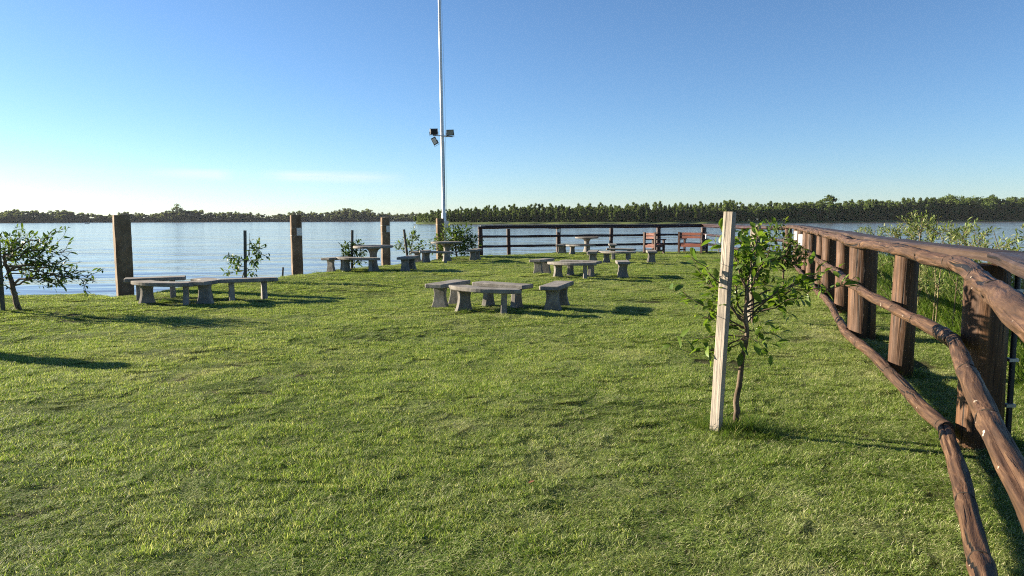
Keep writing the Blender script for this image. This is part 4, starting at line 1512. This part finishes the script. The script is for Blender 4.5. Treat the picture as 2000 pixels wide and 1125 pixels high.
sapling('round_bush', b, [b] + along_px([(891, 493), (890, 480), (892, 465)], Y), (.04, .018), limbs, 11, .4, dict(per_m=26, L=.14, wr=.45, spread=1.0, start=.15, jitter=.05, dryp=.1), M['leaf_small'], M['bark'],
        'round dense bush at the foot of the flagpole', 'bush', 11)

# willow shoots beyond the right railing
wl_spots = [(6.85, 13.5, 1.40, 'far willow shoot beyond the railing, leftmost'), (6.65, 12.5, 1.42, 'leafy willow shoot second from left beyond the railing'), (6.25, 11.05, 1.64, 'tallest willow shoot beyond the railing'),
            (6.5, 11.8, 1.44, 'low willow shoot left of the tallest one'), (6.2, 10.4, 1.56, 'full willow shoot right of the tallest one'), (6.05, 9.75, 1.50, 'round topped willow shoot in the middle beyond the railing'),
            (5.95, 9.25, 1.42, 'low willow shoot over the plank bend'), (5.75, 8.65, 1.33, 'short willow shoot near the right edge'), (5.72, 8.35, 1.43, 'thin upright willow shoot near the right edge'), (5.6, 7.8, 1.30, 'smallest willow shoot, rightmost beyond the railing'), (7.1, 14.6, 1.38, 'small willow shoot at the far end of the row'), (6.4, 10.8, 1.48, 'willow shoot right behind the tallest one'),
            (6.3, 9.9, 1.45, 'outer willow shoot behind the round topped one'), (6.55, 11.5, 1.50, 'outer willow shoot left behind the tallest one')]
for i, (x, y, h, lab) in enumerate(wl_spots):
    rnd = random.Random(500 + i)
    z = gz(x, y)
    b = Vector((x, y, z))
    limbs = []
    for k in range(12):
        a = rnd.uniform(0, 6.28); f = rnd.uniform(.08, .85)
        limbs.append((f, b + Vector((math.cos(a) * .28 * rnd.uniform(.5, 1.2), math.sin(a) * .28 * rnd.uniform(.5, 1.2), (h - z) * min(.98, f + rnd.uniform(.15, .4)))), .02))
    tp = [b, b + Vector((.02, 0, h * .4)), b + Vector((rnd.uniform(-.1, .1), rnd.uniform(-.1, .1), h * .75)), Vector((x + rnd.uniform(-.15, .15), y + rnd.uniform(-.1, .1), h))]
    sapling('willow_shoot', b, tp, (.012, .003), limbs, 5, .16, dict(per_m=46, L=.058, wr=.32, spread=.8, start=.15, jitter=.01, upb=.3, dryp=.15), M['leaf_willow'], M['twig'], lab, 'shrub', 600 + i, 'willow shoots beyond the railing')

# ------------------------------------------------------------------ long grass: beyond the railing, round posts and the nearest sapling
lsrc = [blade_patch('long_tuft', 90, .13, .16, .42, .004, .009, 1.0, M['long_blade'], 61 + k, .45, 5.0, .10) for k in range(4)]
pts, scl, rot = [], [], []
g = np.random.default_rng(9)
def tuft(x, y, s):
    pts.append((x, y, gz(x, y) - .01)); scl.append((.8 * s + .2, .8 * s + .2, s)); rot.append((g.uniform(-.15, .15), g.uniform(-.15, .15), g.uniform(0, 6.28)))
gx, gy = jgrid(3.5, 13, 3, 27, .17)
line_x = np.interp(gy, [p[1] for p in POSTS], [p[0] for p in POSTS])
off = gx - line_x
sdv = land_sd(gx, gy)
for x, y, o_, s_ in zip(gx, gy, off, sdv):
    if s_ < -2.5: continue
    wv = .35 * float(vnoise(x * .9, y * .9, 31))
    if o_ > 1.25 + wv: tuft(x, y, g.uniform(1.0, 2.1) * min(1.5, .75 + (o_ - 1.2) * .6))
    elif o_ > .35 and g.random() < .55: tuft(x, y, g.uniform(.18, .38))
for i, (x, y, r) in enumerate(POSTS):
    if i == 0: continue
    for k in range(7):
        a = g.uniform(0, 6.28); tuft(x + math.cos(a) * (r + .05), y + math.sin(a) * (r + .05), g.uniform(.25, .6))
sx, sy = ground(1420, 842).x, ground(1420, 842).y
for k in range(90):
    a = g.uniform(0, 6.28); q = math.sqrt(g.random())
    tuft(sx + .10 + math.cos(a) * .40 * q, sy + .02 + math.sin(a) * .26 * q, g.uniform(.22, .48) * (1.1 - .5 * q))
for (px, py) in ((870, 600), (900, 611), (1085, 603), (318, 590), (40, 608), (20, 610), (340, 580), (965, 613), (1060, 537), (1466, 634), (480, 552)):
    q = spot(px, py)
    for k in range(5): tuft(q.x + g.uniform(-.2, .2), q.y + g.uniform(-.12, .12), g.uniform(.2, .4))
for e0, e1 in zip(EDGE[2:-1], EDGE[3:]):
    L_ = math.hypot(e1[0] - e0[0], e1[1] - e0[1])
    for k in range(int(L_ * 3)):
        t = g.random(); tuft(e0[0] + (e1[0] - e0[0]) * t + g.uniform(-.1, .1), e0[1] + (e1[1] - e0[1]) * t + g.uniform(-.25, .1), g.uniform(.15, .35))
tag(scatter('long_grass', np.array(pts), np.array(rot), np.array(scl), g.integers(0, 4, len(pts)), lsrc),
    'longer rough grass beyond the railing and round posts and stakes', 'grass', kind='stuff')

# one fallen leaf on the lawn
p = spot(1031, 957)
V, F = leaf_arrays(np.array([[0, 0, 0.0]]), np.array([[1, .3, .1]]), np.array([[0, 0, 1.0]]), np.array([.042]), .6, fold=.5, droop=-.2)
o = np_mesh('fallen_leaf', V, F, M['dead_leaf'], smooth=True)
o.location = p + Vector((0, 0, .04))
tag(o, 'single orange brown fallen leaf on the open lawn', 'leaf')


# ------------------------------------------------------------------ thin summer haze over the river
m, nt, out = new_mat('haze_air')
pv = N(nt, 'ShaderNodeVolumePrincipled', Density=.00003, Anisotropy=.0)
pv.inputs['Color'].default_value = (.86, .92, 1.0, 1)
nt.links.new(pv.outputs[0], out.inputs['Volume'])
mb = MB(); mb.box((0, 0, 20), (5600, 5600, 52))
tag(mb.build('haze', m), kind='stuff')
